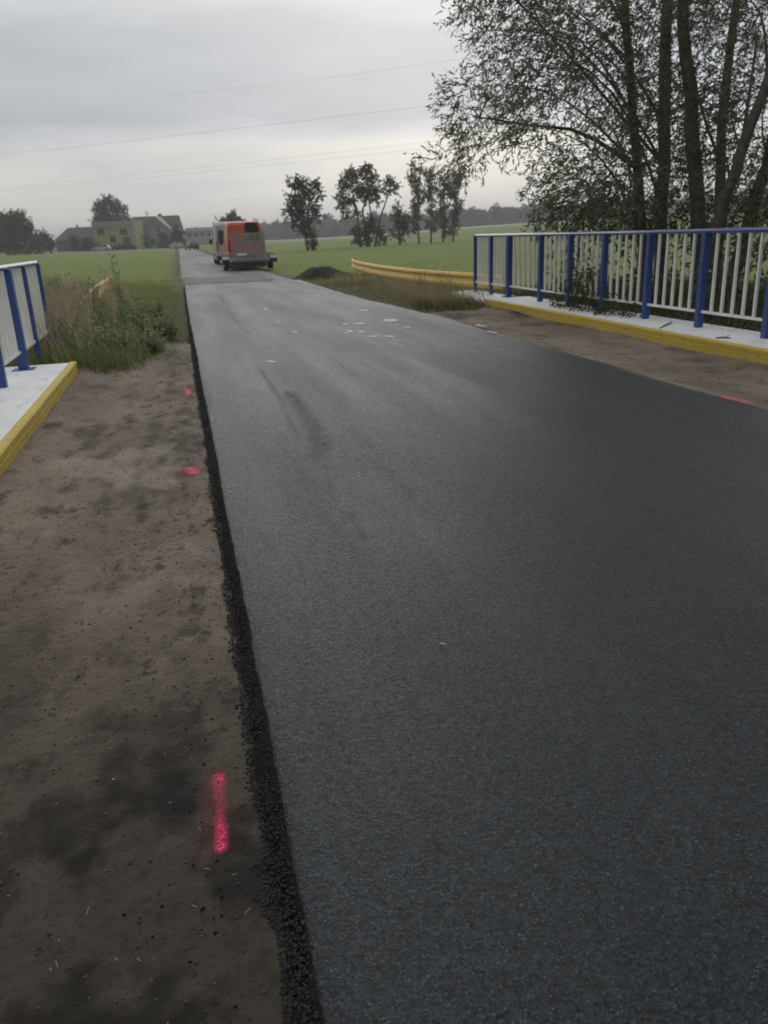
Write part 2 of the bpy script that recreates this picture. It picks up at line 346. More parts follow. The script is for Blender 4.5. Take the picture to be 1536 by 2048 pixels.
# crumbly edge of the new asphalt, left side
ey = np.concatenate([np.arange(.6, 4, .009), np.arange(4, 9, .02), np.arange(9, 31, .06)]); U, Ye = np.meshgrid(np.linspace(0, 1, 11), ey)
wid = .052+.026*fbm(Ye*9, Ye*0+1)*2+.03*fbm(Ye*2.3, Ye*0+21)
inner = fx0(Ye)+.010+.016*fbm(Ye*13, Ye*0+5)
Xe = inner-wid*(1-U)+.012*fbm(Ye*40, U*11)
Ze = .006-.052*(1-U)**1.3+.009*fbm(Xe*60, Ye*60)*np.sin(pi*np.clip(U, .0, 1))**.5
i = np.arange(Xe.size).reshape(Xe.shape); Fq = np.stack([i[:-1, :-1], i[:-1, 1:], i[1:, 1:], i[1:, :-1]], -1).reshape(-1, 4)
tag(mesh_np('asphalt_edge', np.stack([Xe, Ye, Ze], -1).reshape(-1, 3), Fq, M['crumb']), kind='structure')

# dirt verges between asphalt and kerb
def verge_l(x, y):
    u = (x+1.37)/1.47
    return -.045+.05*ss(.25, 0, u)+.035*fbm(x*2.2, y*2.2)+.03*fbm(x*7, y*7)+.018*fbm(x*28, y*28, 3)
def wet_shade_l(x, y):
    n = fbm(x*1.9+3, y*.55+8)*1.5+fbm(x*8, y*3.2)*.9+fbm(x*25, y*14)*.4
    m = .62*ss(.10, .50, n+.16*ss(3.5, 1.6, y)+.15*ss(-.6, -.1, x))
    m = np.maximum(m, .94*(.80+.34*ss(-.12, .18, fbm(x*4+7, y*3)+.6*fbm(x*14, y*11)))*ss(4.9, 1.3, y+2.6*fbm(x*2.2, y*1.3)+1.2*fbm(x*9, y*5)))  # painted shade: dirt colour darkened towards the viewer
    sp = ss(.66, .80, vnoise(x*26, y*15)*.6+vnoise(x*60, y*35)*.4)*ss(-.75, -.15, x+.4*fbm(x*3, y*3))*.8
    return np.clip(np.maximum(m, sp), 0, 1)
yv = np.concatenate([np.arange(.5, 5, .014), np.arange(5, 9, .03), np.arange(9, 13.4, .06)])
grid(np.linspace(-1.42, .13, 112), yv, verge_l, 'dirt_verge', M['dirt'], {'wet_shade': wet_shade_l, 'pale': lambda x, y: .75*ss(.0, .30, fbm(x*2.2, y*1.5)+.5*fbm(x*9, y*5))*ss(2.6, 4.5, y)*ss(9.5, 6, y)})['kind'] = 'structure'
grid(np.linspace(-1.42, .13, 20), np.arange(-5, .52, .1), verge_l, 'dirt_verge', M['dirt'], {'wet_shade': wet_shade_l, 'pale': lambda x, y: 0*x})['kind'] = 'structure'
def verge_r(x, y):
    u = (6.08-x)/1.45
    return -.05+.045*ss(.3, 0, u)+.05*fbm(x*1.5, y*1.2)+.02*fbm(x*7, y*7)-.12*ss(15.5, 17, y)+.05*ss(1.2, .3, np.abs(y-14.6))*ss(5, 5.8, x)
grid(np.linspace(4.55, 6.12, 60), np.concatenate([np.arange(-5, 3, .1), np.arange(3, 17, .04)]), verge_r, 'dirt_verge', M['dirt'],
     {'wet_shade': lambda x, y: np.clip(.75*ss(.12, .4, fbm(x*1.4, y*.9)*1.5+.15*ss(12, 16, y))+.5*ss(5.8, 6.05, x)*ss(.45, .6, vnoise(x*3, y*1.7)), 0, 1),
      'pale': lambda x, y: np.clip(.55*ss(11, 7, y)*ss(-.1, .3, fbm(x*1.3, y*.8))+.5*ss(4.95, 4.7, x)*ss(.45, .6, vnoise(x*4, y*1.3)), 0, 1)})['kind'] = 'structure'

# ---------------------------------------------------------------- bridge walkways, kerbs
def walkway(x0, x1, y0, y1, z0, z1):
    m = MB(); m.prism([(x0, y0), (x1, y0), (x1, y1), (x0, y1)], z0, z1); return m
ZR, ZL = .15, .15
m = walkway(6.115, 7.0, -6, 15.75, -.55, ZR); tag(m.build('pavement', M['slab'], bevel=.01), kind='structure')
m = walkway(-2.35, -1.435, -6, 10.42, -.55, ZL); tag(m.build('pavement', M['slab'], bevel=.01), kind='structure')
def block(name, x0, x1, y0, y1, z0, z1, mat, amp=.02, n=14):
    xs = np.linspace(x0, x1, n); ys_ = np.linspace(y0, y1, n*2)
    X, Y = np.meshgrid(xs, ys_); e = np.minimum(np.minimum(X-x0, x1-X), np.minimum(Y-y0, y1-Y))
    Z = z1+amp*fbm(X*5, Y*5)*2-(z1-z0)*ss(.035, 0, e)
    i = np.arange(X.size).reshape(X.shape); Fq = np.stack([i[:-1, :-1], i[:-1, 1:], i[1:, 1:], i[1:, :-1]], -1).reshape(-1, 4)
    return mesh_np(name, np.stack([X, Y, Z], -1).reshape(-1, 3), Fq, mat, None, None, None, False)
tag(block('concrete_block', 6.22, 7.0, 15.76, 18.7, -.2, .12, M['slab'], .03), 'rough white painted concrete footing beyond the end of the yellow kerb', 'footing')
def kerb(x_in, x_out, y0, y1, z1, label):
    # lip, recessed groove, face; slight waviness
    s = 1 if x_out > x_in else -1                      # x_in is the road side
    prof = [(x_in-s*.0, -.12), (x_in, z1-.075), (x_in+s*.002, z1-.07), (x_in+s*.002, z1-.062), (x_in-s*.001, z1-.055), (x_in-s*.001, z1-.012), (x_in+s*.010, z1+.003), (x_out, z1+.003), (x_out, -.12)]
    ys_ = np.arange(y0, y1+.01, .15); V = []
    for y in ys_:
        for q in prof: V.append((q[0]+.012*float(fbm(y*.9, 3.0))+.004*float(fbm(y*6, q[1]*9)), y, q[1]+.004*float(fbm(y*2, 7.))))
    n = len(prof); k = len(ys_); Fq = [(a*n+b, a*n+(b+1) % n, (a+1)*n+(b+1) % n, (a+1)*n+b) for a in range(k-1) for b in range(n)]
    me = bpy.data.meshes.new('kerb'); me.from_pydata(V, [], Fq+[tuple(range(n)), tuple((k-1)*n+j for j in range(n))]); me.materials.append(M['yellow'])
    o = bpy.data.objects.new('kerb', me); C.objects.link(o); tag(o, label, 'kerb'); return o
kerb(6.04, 6.113, -6, 15.8, ZR, 'long yellow painted kerb under the right hand railing')
kerb(-1.36, -1.433, -6, 10.5, ZL, 'yellow painted kerb on the left beside the dirt verge')

# ---------------------------------------------------------------- railings
def railing(x, ys_, kinds, z0, H, label, face):
    root = empty('bridge_railing', (x, ys_[0], z0)); tag(root, label, 'railing', 'painted bridge railings')
    L0 = ys_[0]
    t = MB(); t.tube([(0, .06, H), (0, ys_[-1]-L0-.3, H)], .031, 12); t.build('top_rail', M['bluegloss'], root, smooth=True)
    e = MB(); e.box(-.03, .03, .02, .06, H-.07, H+.03); e.build('rail_end_cap', M['blue'], root, .006)
    for i, (y, k) in enumerate(zip(ys_, kinds)):
        wd = {'w': (.055, .06), 'n': (.036, .032), 'p': (.045, .04)}[k]
        p = MB(); p.box(-wd[0], wd[0], y-L0-wd[1], y-L0+wd[1], -.02, H-.02)
        p.build('post', M['blue'], root, .004)
        if k == 'w':
            q = MB(); q.box(-.12, .12, y-L0-.11, y-L0+.11, -.01, .012); q.build('base_plate', M['blue'], root, .003)
        if i+1 < len(ys_):
            a, b = y-L0, ys_[i+1]-L0
            lo = min(a, b)+wd[1]; hi = max(a, b)-.035
            r = MB(); r.box(-.012, .012, lo, hi, .19, .225); r.build('bottom_rail', M['white'], root, .003)
            nb = 5
            for j in range(nb):
                yy = lo+(hi-lo)*(j+1)/(nb+1)
                bmb = MB(); bmb.box(-.015, .015, yy-.017, yy+.017, .225, H-.025+.0*j)
                bmb.build('baluster', M['white'], root)
    return root
yr = [18.0, 17.0, 16.0, 14.45, 13.25, 12.05, 10.75, 9.45, 8.14, 6.85, 5.55, 4.25, 2.95, 1.65]
railing(6.66, yr, 'wn'.replace('w', 'n')+'w'+'p'*11, ZR, 1.215, 'long blue and white bridge railing on the right below the trees', 1)
yl = [12.3, 11.15, 10.1, 8.85, 7.55, 6.25, 4.95, 3.65]
railing(-1.9, yl, 'nnw'+'p'*5, ZL, 1.15, 'short stretch of blue and white bridge railing at the left edge', -1)

# ---------------------------------------------------------------- vegetation generators
def leaves_mesh(name, P, D, size, wid, cols, mat, parent):
    """rhombic leaves: P base points, D unit directions"""
    n = len(P); rnd = R.randn(n, 3); S = np.cross(D, rnd); S /= np.linalg.norm(S, axis=1)[:, None]+1e-9
    size = np.broadcast_to(size, (n,))[:, None]; w = (np.broadcast_to(wid, (n,))[:, None])*.5
    nrm = np.cross(D, S)
    a = P; b = P+D*size*.42+S*w+nrm*w*.25; c = P+D*size; d = P+D*size*.42-S*w+nrm*w*.25
    V = np.stack([a, b, c, d], 1).reshape(-1, 3); Fq = np.arange(4*n).reshape(-1, 4)
    return mesh_np(name, V, Fq, mat, parent, np.repeat(cols, 4, 0))
def unit(v): return v/(np.linalg.norm(v, axis=-1, keepdims=True)+1e-9)
def leaf_cols(n, c1, c2, jit=.2):
    t = R.rand(n, 1); return np.clip((np.array(c1)*(1-t)+np.array(c2)*t)*(1+jit*R.randn(n, 1)), .004, 1)
LEFT = -_w(np.array([1.0, 0, 0])); RIGHT = -LEFT; AHEAD = _w(np.array([0, 1.0, 0]))
def limb_curve(a, b, sag=.12, n=6):
    a = np.array(a); b = np.array(b); Lh = np.linalg.norm(b-a); off = R.randn(3)*.06*Lh; out_ = []
    for i in range(n+1):
        t = i/n; p = a*(1-t)+b*t; p = p+off*sin(pi*t)+np.array([0, 0, sag*Lh*sin(pi*t)]); out_.append(p)
    return out_
def foliage_points(cl, ntw, nleaf, tl, wind=None, droop=.2):
    """clusters cl: (x,y,z,r); returns leaf bases and directions, strung along twigs"""
    P = []; D = []; K = []
    for (x, y, z, r) in cl:
        k = max(3, int(ntw*r*r)); c = np.array([x, y, z])
        o = unit(R.randn(k, 3))*(R.rand(k, 1)**.5)*r*np.array([1, 1, .85])
        s = c+o; d = unit(o/r*.9+R.randn(k, 3)*.55+(0 if wind is None else wind)+np.array([0, 0, -droop]))
        t = np.linspace(.05, 1, nleaf)[None, :, None]; Lt = tl*(.6+.8*R.rand(k, 1, 1))
        pts = s[:, None]+d[:, None]*t*Lt+np.array([0, 0, -1.])*droop*.6*(t**2)*Lt
        dd = unit(np.repeat(d[:, None], nleaf, 1)+R.randn(k, nleaf, 3)*.55+np.array([0, 0, -.25]))
        P.append(pts.reshape(-1, 3)); D.append(dd.reshape(-1, 3)); K.append((s, s+d*tl))
    return np.concatenate(P), np.concatenate(D), K
def tree(name, label, cat, trunks, clusters, leaf=(.12, .028), dens=(90, 10), tl=.4, cols=((.05, .06, .025), (.08, .095, .04)), wind=None,
         droop=.2, group=None, limb_r=.3, skip_limbs=0, mat=None):
    base = np.array(trunks[0][0][0]); root = empty(name, tuple(base)); tag(root, label, cat, group)
    tm = MB(); allp = []
    for pts, r0, r1 in trunks:
        pts = [np.array(p)-base for p in pts]; n = len(pts)
        # refine for slight irregularity
        q = []
        for i in range(n-1):
            for t in (0, .33, .66): q.append(pts[i]*(1-t)+pts[i+1]*t+(R.randn(3)*.12*r0 if (i or t) else 0))
        q.append(pts[-1]); rr = [r0+(r1-r0)*i/(len(q)-1) for i in range(len(q))]; rr[0] *= 1.35
        tm.tube(q, rr, 9); allp += list(zip(q, rr))
    ap = np.array([a for a, b in allp])
    for ci, c in enumerate(clusters):
        if R.rand() < skip_limbs: continue
        cc = np.array(c[:3])-base; hd = np.linalg.norm((ap-cc)[:, :2], axis=1)
        want = cc[2]-.55*hd-.2; sco = hd*.6+np.abs(ap[:, 2]-want); j = int(np.argmin(sco)); a, r = allp[j]
        Lh = np.linalg.norm(cc-a); rr0 = min(r*.6, .012+limb_r*.05*Lh); pts = limb_curve(a, cc, .08)
        tm.tube([p for p in pts], [rr0*(1-.8*i/6) for i in range(7)], 5)
        for _ in range(1):
            e = cc+R.randn(3)*c[3]*.5; tm.tube(limb_curve(pts[4], e, .03, 3), [rr0*.35, rr0*.3, rr0*.2, rr0*.1], 4)
    tm.build('trunk', M['bark'], root, smooth=True)
    cl = [(c[0]-base[0], c[1]-base[1], c[2]-base[2], c[3]) for c in clusters]
    P, D, K = foliage_points(cl, dens[0], dens[1], tl, wind, droop)
    n = len(P); sz = leaf[0]*(.65+.7*R.rand(n)); leaves_mesh('crown', P, D, sz, leaf[1]*(.7+.6*R.rand(n)), leaf_cols(n, *cols), mat or M['leaf'], root)
    return root

# ---------------------------------------------------------------- willows beyond the right railing
def trunk_px(pl, D, zb=-1.3):
    pts = [far(x, y, D) for x, y in pl]; a, b = pts[0], pts[1]; d = (a-b)/max(.2, (b-a)[2]); p0 = a+d*(a[2]-zb); p0[2] = zb
    return [p0]+pts
TR = [([(1283, 480), (1275, 340), (1262, 180), (1250, 0), (1238, -220), (1225, -420)], 16.6, .115, .05),
      ([(1322, 480), (1330, 250), (1335, 0), (1348, -260), (1340, -560)], 18.0, .165, .07),
      ([(1397, 480), (1386, 250), (1366, 40), (1378, -220), (1400, -520)], 15.6, .165, .06),
      ([(1438, 480), (1442, 250), (1472, 0), (1495, -260)], 19.0, .15, .06),
      ([(1424, 480), (1468, 350), (1518, 210), (1560, 60), (1610, -200)], 14.6, .125, .06),
      ([(1488, 480), (1532, 330), (1572, 190), (1620, -60), (1640, -260)], 17.0, .16, .07)]
prof = [(-700, 1130), (-420, 1000), (-200, 925), (0, 935), (50, 955), (100, 975), (150, 955), (195, 905), (250, 905), (290, 925), (315, 945), (335, 1020), (370, 1080), (400, 1075), (455, 1085)]
def lb(y): return np.interp(y, [p[0] for p in prof], [p[1] for p in prof])
pts = []; tries = 0
while tries < 9000 and len(pts) < 330:
    tries += 1; y = R.uniform(-650, 440); x = lb(y)+R.rand()*(1700-lb(y))
    mind = 46 if y > -100 else 80
    if all((x-a)**2+(y-b)**2 > mind**2 for a, b in pts): pts.append((x, y))
groups = {i: [] for i in range(6)}
bx = [1265, 1330, 1385, 1445, 1500, 1550]
for x, y in pts:
    edge = x-lb(y)
    if edge > 150 and R.rand() < (.15 if x > 1180 else .04): continue
    if 1000 < x < 1160 and 225 < y < 330 and R.rand() < .35: continue
    D = R.uniform(14.6, 19.5); i = int(np.argmin([abs(x-b)+R.rand()*60 for b in bx])) if x > 1120 else (0 if R.rand() < .7 else 1)
    r = (.34 if edge < 60 else R.uniform(.42, .62)) if y > -100 else .8
    groups[i].append((*far(x, y, D), r))
for y0, xs_ in ((205, 880), (245, 890), (180, 900), (285, 905), (330, 880), (322, 850), (315, 920), (20, 925), (5, 935), (150, 940), (225, 900), (265, 915), (338, 915)):
    groups[0].append((*far(xs_+22, y0, 16.2+R.rand()), .24))
tl_ = ['slender willow trunk nearest the road with branches reaching left', 'straight thick willow second from the left of the clump', 'thick willow with a gentle bend, third from the left in the clump',
       'willow standing behind the leaning trunk in the clump', 'willow leaning strongly to the right over the railing', 'dark willow at the right edge of the photo behind the railing']
for i, (pl, D, r0, r1) in enumerate(TR):
    tree('willow_tree', tl_[i], 'tree', [(trunk_px(pl, D), r0, r1)]+([(([far(1290, 330, 16.5), far(1275, 335, 16.5), far(1200, 285, 16.4), far(1140, 258, 16.3), far(1060, 250, 16.2), far(960, 235, 16)]), .055, .015)] if i == 0 else []),
         groups[i], (.115, .028), (215, 9), .36, ((.125, .14, .09), (.20, .215, .135)), LEFT*.75, .12, 'willows beyond the bridge railing', limb_r=.10, skip_limbs=.6)
# the same row of trees carries on to the right of the view and shades the bridge; the last willow, behind the viewer, is added for shade
for (x, y, lab) in ((13.5, 8.5, 'willow beyond the right railing just outside the view'), (11.5, 3.0, 'willow over the ditch to the right of the bridge'), (9.5, -1.5, 'unseen willow added behind the viewer to shade the near ground')):
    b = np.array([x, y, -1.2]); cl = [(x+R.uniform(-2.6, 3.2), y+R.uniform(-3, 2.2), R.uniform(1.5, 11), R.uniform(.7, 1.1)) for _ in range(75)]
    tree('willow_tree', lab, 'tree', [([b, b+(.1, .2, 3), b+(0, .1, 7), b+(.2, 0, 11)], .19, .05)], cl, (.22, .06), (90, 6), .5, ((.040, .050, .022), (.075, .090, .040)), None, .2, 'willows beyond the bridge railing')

# shrubs under the willows
def shrub(name, label, cat, cs, leaf=(.10, .042), dens=(135, 6), tl=.22, cols=((.06, .075, .04), (.105, .125, .065)), base=None, group=None, droop=.1):
    cs = [tuple(c) for c in cs]; b = np.array(base if base is not None else (np.mean([c[0] for c in cs]), np.mean([c[1] for c in cs]), min(c[2]-c[3] for c in cs)))
    root = empty(name, tuple(b)); tag(root, label, cat, group); st = MB()
    for c in cs:
        st.tube(limb_curve(R.randn(3)*np.array([.05, .05, 0]), np.array(c[:3])-b, .0, 4), [.018*c[3]+.006, .015*c[3]+.004, .012*c[3]+.003, .01*c[3], .004], 5)
    st.build('stem', M['bark'], root)
    P, D, K = foliage_points([(c[0]-b[0], c[1]-b[1], c[2]-b[2], c[3]) for c in cs], dens[0], dens[1], tl, None, droop); n = len(P)
    leaves_mesh('foliage', P, D, leaf[0]*(.6+.8*R.rand(n)), leaf[1]*(.7+.6*R.rand(n)), leaf_cols(n, *cols), M['leaf'], root); return root
def pxc(L_): return [(*far(x, y, D), r) for x, y, D, r in L_]
shrub('shrub', 'dark bush left of the willows just above the railing', 'bush', pxc([(1095, 425, 17.5, .42), (1130, 410, 17, .5), (1165, 395, 17.5, .55), (1200, 420, 17, .5), (1150, 450, 17, .5), (1105, 455, 17.2, .4), (1225, 385, 17.5, .45), (1200, 460, 17, .5)]))
shrub('shrub', 'dark undergrowth around the base of the straight willow trunks', 'bush', pxc([(1250, 440, 16, .5), (1300, 430, 17, .55), (1350, 440, 16.6, .5), (1290, 480, 15.5, .5), (1350, 500, 15, .5), (1300, 540, 14.5, .5), (1250, 400, 17, .5), (1345, 390, 18, .5), (1380, 560, 14, .45), (1265, 560, 14.6, .35)]))
shrub('shrub', 'dark undergrowth behind the railing below the leaning willow', 'bush', pxc([(1420, 430, 16, .5), (1470, 420, 16, .5), (1510, 440, 15, .5), (1550, 420, 15, .5), (1440, 500, 14, .5), (1500, 500, 13.5, .5), (1460, 570, 12.5, .5), (1530, 560, 12, .5), (1400, 620, 12.5, .4), (1480, 640, 12, .4), (1560, 640, 11, .5)]))
shrub('shrub', 'low dark bush behind the balusters in front of the field', 'bush', pxc([(1140, 560, 15.5, .3), (1185, 570, 14.8, .35), (1120, 520, 16.5, .28), (1225, 580, 14.2, .35), (1165, 500, 16.5, .3)]), dens=(200, 6))
shrub('creeper', 'leafy green plant pushing through the railing onto the white walkway', 'plant',
      [(6.62, y, z_, r) for y, z_, r in ((13.0, .32, .22), (12.7, .5, .2), (12.35, .35, .24), (12.0, .3, .2), (11.7, .28, .18), (11.3, .25, .17), (12.9, .75, .15), (12.4, .8, .16), (13.5, .3, .15), (11.0, .22, .12))]+[(6.45, 12.4, .22, .13), (6.42, 11.6, .2, .12), (6.5, 13.2, .2, .12)],
      (.075, .028), (900, 6), .15, ((.04, .06, .02), (.08, .11, .04)), base=(6.72, 12.4, .1))

# ---------------------------------------------------------------- grasses and weeds
def blades(name, X, Y, Z, h, w, lean, c1, c2, kind='stuff', mat=None, segs=3, jit=.18, winddir=(-.5, .1)):
    n = len(X); th = R.rand(n)*2*pi; ld = np.stack([np.cos(th), np.sin(th)], 1)*.8+np.array(winddir); h = np.broadcast_to(h, (n,)); w = np.broadcast_to(w, (n,))
    s = np.stack([-np.sin(th+R.rand(n)), np.cos(th)], 1); s /= np.linalg.norm(s, axis=1)[:, None]; V = []
    for k in range(segs+1):
        t = k/segs; off = ld*(lean*h*t*t)[:, None]; ww = (w*(1-t)**.7*.5+.0004)[:, None]
        zz = Z+h*t*(1-.25*lean*t)
        for sg in (-1, 1): V.append(np.concatenate([np.stack([X, Y], 1)+off+sg*s*ww, zz[:, None]], 1))
    V = np.stack(V, 1); m_ = 2*(segs+1); F_ = []
    b = (np.arange(n)*m_)[:, None]
    for k in range(segs): F_.append(b+np.array([2*k, 2*k+1, 2*k+3, 2*k+2]))
    Fq = np.stack(F_, 1).reshape(-1, 4); col = np.repeat(leaf_cols(n, c1, c2, jit), m_, 0)
    o = mesh_np(name, V.reshape(-1, 3), Fq, mat or M['blade'], None, col); tag(o, kind=kind); return o
def scatter(n, x0, x1, y0, y1, dens=None):
    X = R.uniform(x0, x1, n); Y = R.uniform(y0, y1, n)
    if dens is not None: k = R.rand(n) < dens(X, Y); X, Y = X[k], Y[k]
    return X, Y
# left bank: short grass near the road, thick weeds towards the railing
X, Y = scatter(70000, -7, .1, 11.2, 40, lambda x, y: ss(.08, -.7, x+.5*fbm(x*2, y*2))*ss(10.9, 12.4, y+.9*fbm(x*2, y*3)*2)*ss(40, 22, y+4*fbm(x, y)))
blades('grass', X, Y, ground_z(X, Y), .10+.16*R.rand(len(X))*ss(-.2, -1.8, X), .012, .5, (.19, .24, .08), (.30, .30, .14))
X, Y = scatter(10000, -3.6, -.5, 10.6, 13.8, lambda x, y: ss(.15, .45, vnoise(x*1.4, y*1.4))*ss(-.4, -1.0, x+.5*fbm(x*2, y*2))*ss(10.5, 11.0, y-.25*fbm(x*4, 0*y)))
blades('weeds', X, Y, ground_z(X, Y)-.02, .22+.30*R.rand(len(X)), .014, .55, (.17, .22, .07), (.26, .28, .12))
X, Y = scatter(13000, -5.2, -1.35, 11.2, 24, lambda x, y: ss(.3, .6, vnoise(x*.9+3, y*.8)+.15)*(1-.93*((np.abs(x/y+.092) < .011) & (y > 13))))
blades('dry_grass', X, Y, ground_z(X, Y), .6+.6*R.rand(len(X)), .010, .45, (.32, .26, .18), (.50, .42, .29))
X, Y = scatter(5000, -4.2, -2.0, 11.6, 16, lambda x, y: ss(.4, .6, vnoise(x*1.3+7, y*1.1)))
blades('dry_grass', X, Y, ground_z(X, Y), .75+.45*R.rand(len(X)), .012, .35, (.30, .20, .15), (.42, .29, .21))
X, Y = scatter(1500, -1.3, .0, 8.6, 14, lambda x, y: ss(9, 13.5, y)*ss(.35, .7, vnoise(x*3, y*2)))
blades('grass_tufts', X, Y, verge_l(X, Y)-.005, .03+.09*R.rand(len(X)), .008, .7, (.19, .22, .09), (.34, .30, .18))
# leafy weeds, each clump a plant
def herb(name, label, cat, x, y, h, r, cols, n=60, leaf=(.06, .03), group=None, zb=None):
    zb = float(ground_z(np.array(x), np.array(y))) if zb is None else zb; root = empty(name, (x, y, zb)); tag(root, label, cat, group)
    P = []; D = []; st = MB()
    for _ in range(n):
        th = R.rand()*2*pi; q = R.rand()**.6*r; hh = h*(.30+1.0*R.rand()**1.6); e = np.array([q*cos(th), q*sin(th), hh]); a = np.array([q*.35*cos(th), q*.35*sin(th), 0])
        st.tube([a, (a+e)/2+np.array([0, 0, .06*h]), e], [.004, .003, .0015], 3, False)
        k = int(14+h*22); t = (.1+.95*R.rand(k))[:, None]; P.append(a*(1-t)+e*t+R.randn(k, 3)*.028); D.append(unit(np.array([cos(th), sin(th), .2])*.4+R.randn(k, 3)*.8))
    st.build('stem', M['stem'], root); P = np.concatenate(P); D = np.concatenate(D); m_ = len(P)
    leaves_mesh('foliage', P, D, leaf[0]*(.6+.8*R.rand(m_)), leaf[1]*(.7+.6*R.rand(m_)), leaf_cols(m_, *cols), M['leaf'], root); return root
M['stem'] = simple('green_stem', (.08, .09, .035), (.1, .08, .04), 5, .8)
G1 = ((.055, .085, .025), (.11, .14, .05)); G2 = ((.075, .10, .03), (.13, .15, .05)); BR = ((.09, .045, .025), (.15, .08, .045))
G1 = ((.16, .21, .09), (.27, .31, .16)); G2 = ((.20, .24, .10), (.31, .34, .17))
GW = 'leafy weeds at the end of the left kerb'
for px_, py_, h, r, lab, c in ((330, 680, .35, .26, 'small pale weed on the left bank closest to the far asphalt edge', G2), (270, 655, .5, .42, 'broad weed clump on the left bank behind the dirt, farther back', G2), (185, 655, .75, .42, 'tall pale weed clump in the dry grass on the left bank', G1),
                            (305, 640, .38, .4, 'low spreading weed beside the road on the left bank', G2), (130, 640, .8, .35, 'tall weed behind the left railing end among brown grass', G1),(120, 728, .60, .38, 'dark green weeds growing against the end post of the left railing', G1), (190, 735, .45, .35, 'leafy weeds at the tip of the left yellow kerb', G2),
                            (245, 728, .42, .34, 'leafy weeds on the dirt just right of the left kerb end', G1), (300, 712, .34, .28, 'light green weed clump nearest the new asphalt', G2),
                            (150, 690, .62, .42, 'tall weed clump behind the left kerb end', G1), (225, 690, .5, .4, 'weed clump in the middle of the left bank', G1), (290, 680, .34, .32, 'low weed clump behind the light green one on the left bank', G2),
                            (95, 668, .8, .35, 'upright green weed in front of the left railing end', G1)):
    p = at(px_, py_, -.1); herb('weed', lab, 'weed', p[0], p[1], h, r, c, 75, group=GW)
p = at(232, 640, -.1); herb('weed', 'tall leafy weed standing above the left bank beside the yellow barrier', 'weed', p[0], p[1]+1, 1.0, .22, G1, 22, (.09, .04), zb=-.1)
# right side strip before the yellow barrier
X, Y = scatter(60000, 4.3, 9.5, 15.2, 34, lambda x, y: .08+.8*ss(4.7, 6.4, x+.6*fbm(x*2, y*1.5)*2+.02*(y-15))*ss(.3, .6, vnoise(x*1.1, y*.9)))
blades('grass', X, Y, ground_z(X, Y), .06+.14*R.rand(len(X)), .013, .5, (.20, .22, .09), (.34, .30, .17))
X, Y = scatter(2500, 4.9, 6.6, 15.2, 17.6, lambda x, y: ss(5.0, 6.0, x+.4*(y-16)))
blades('grass', X, Y, ground_z(X, Y), .12+.18*R.rand(len(X)), .012, .6, (.09, .11, .04), (.16, .15, .08))
DK = ((.22, .13, .08), (.34, .22, .13))
for px_, py_, h, r, lab in ((838, 592, .80, .26, 'rusty brown dock plant in front of the middle of the yellow barrier'), (885, 600, .70, .30, 'rusty brown dock plant in front of the yellow barrier, nearer the railing'), (912, 606, .5, .3, 'brown dry weed beside the white footing'), (735, 575, .5, .25, 'thin brown weed by the far part of the yellow barrier')):
    p = at(px_, py_, -.1); herb('dock_plant', lab, 'weed', p[0], p[1], h, r, DK, 13, (.035, .014), 'brown dock plants by the barrier')
X, Y = scatter(9000, 5.2, 7.2, 15.6, 30, lambda x, y: ss(.35, .65, vnoise(x*1.3+2, y*.7)))
blades('dry_grass', X, Y, ground_z(X, Y), .22+.35*R.rand(len(X)), .009, .5, (.28, .24, .13), (.42, .36, .22))
# meadow blades fading into the field
X, Y = scatter(60000, -22, 26, 16, 60, lambda x, y: ((x < -.3) | (x > 5.0))*ss(58, 20, y)*(np.abs(x-2.3) < 4+y*.33))
blades('field_grass', X, Y, ground_z(X, Y), .03+.05*R.rand(len(X)), .014, .6, (.21, .27, .07), (.27, .31, .11), segs=2)
# right bank, ditch side
X, Y = scatter(26000, 6.95, 13, 2, 19)
blades('bank_grass', X, Y, ground_z(X, Y), .15+.3*R.rand(len(X)), .014, .6, (.07, .10, .03), (.13, .15, .05))
X, Y = scatter(8000, -6, -2.35, 3, 12)
blades('bank_grass', X, Y, ground_z(X, Y), .15+.3*R.rand(len(X)), .014, .6, (.07, .10, .03), (.13, .15, .05))

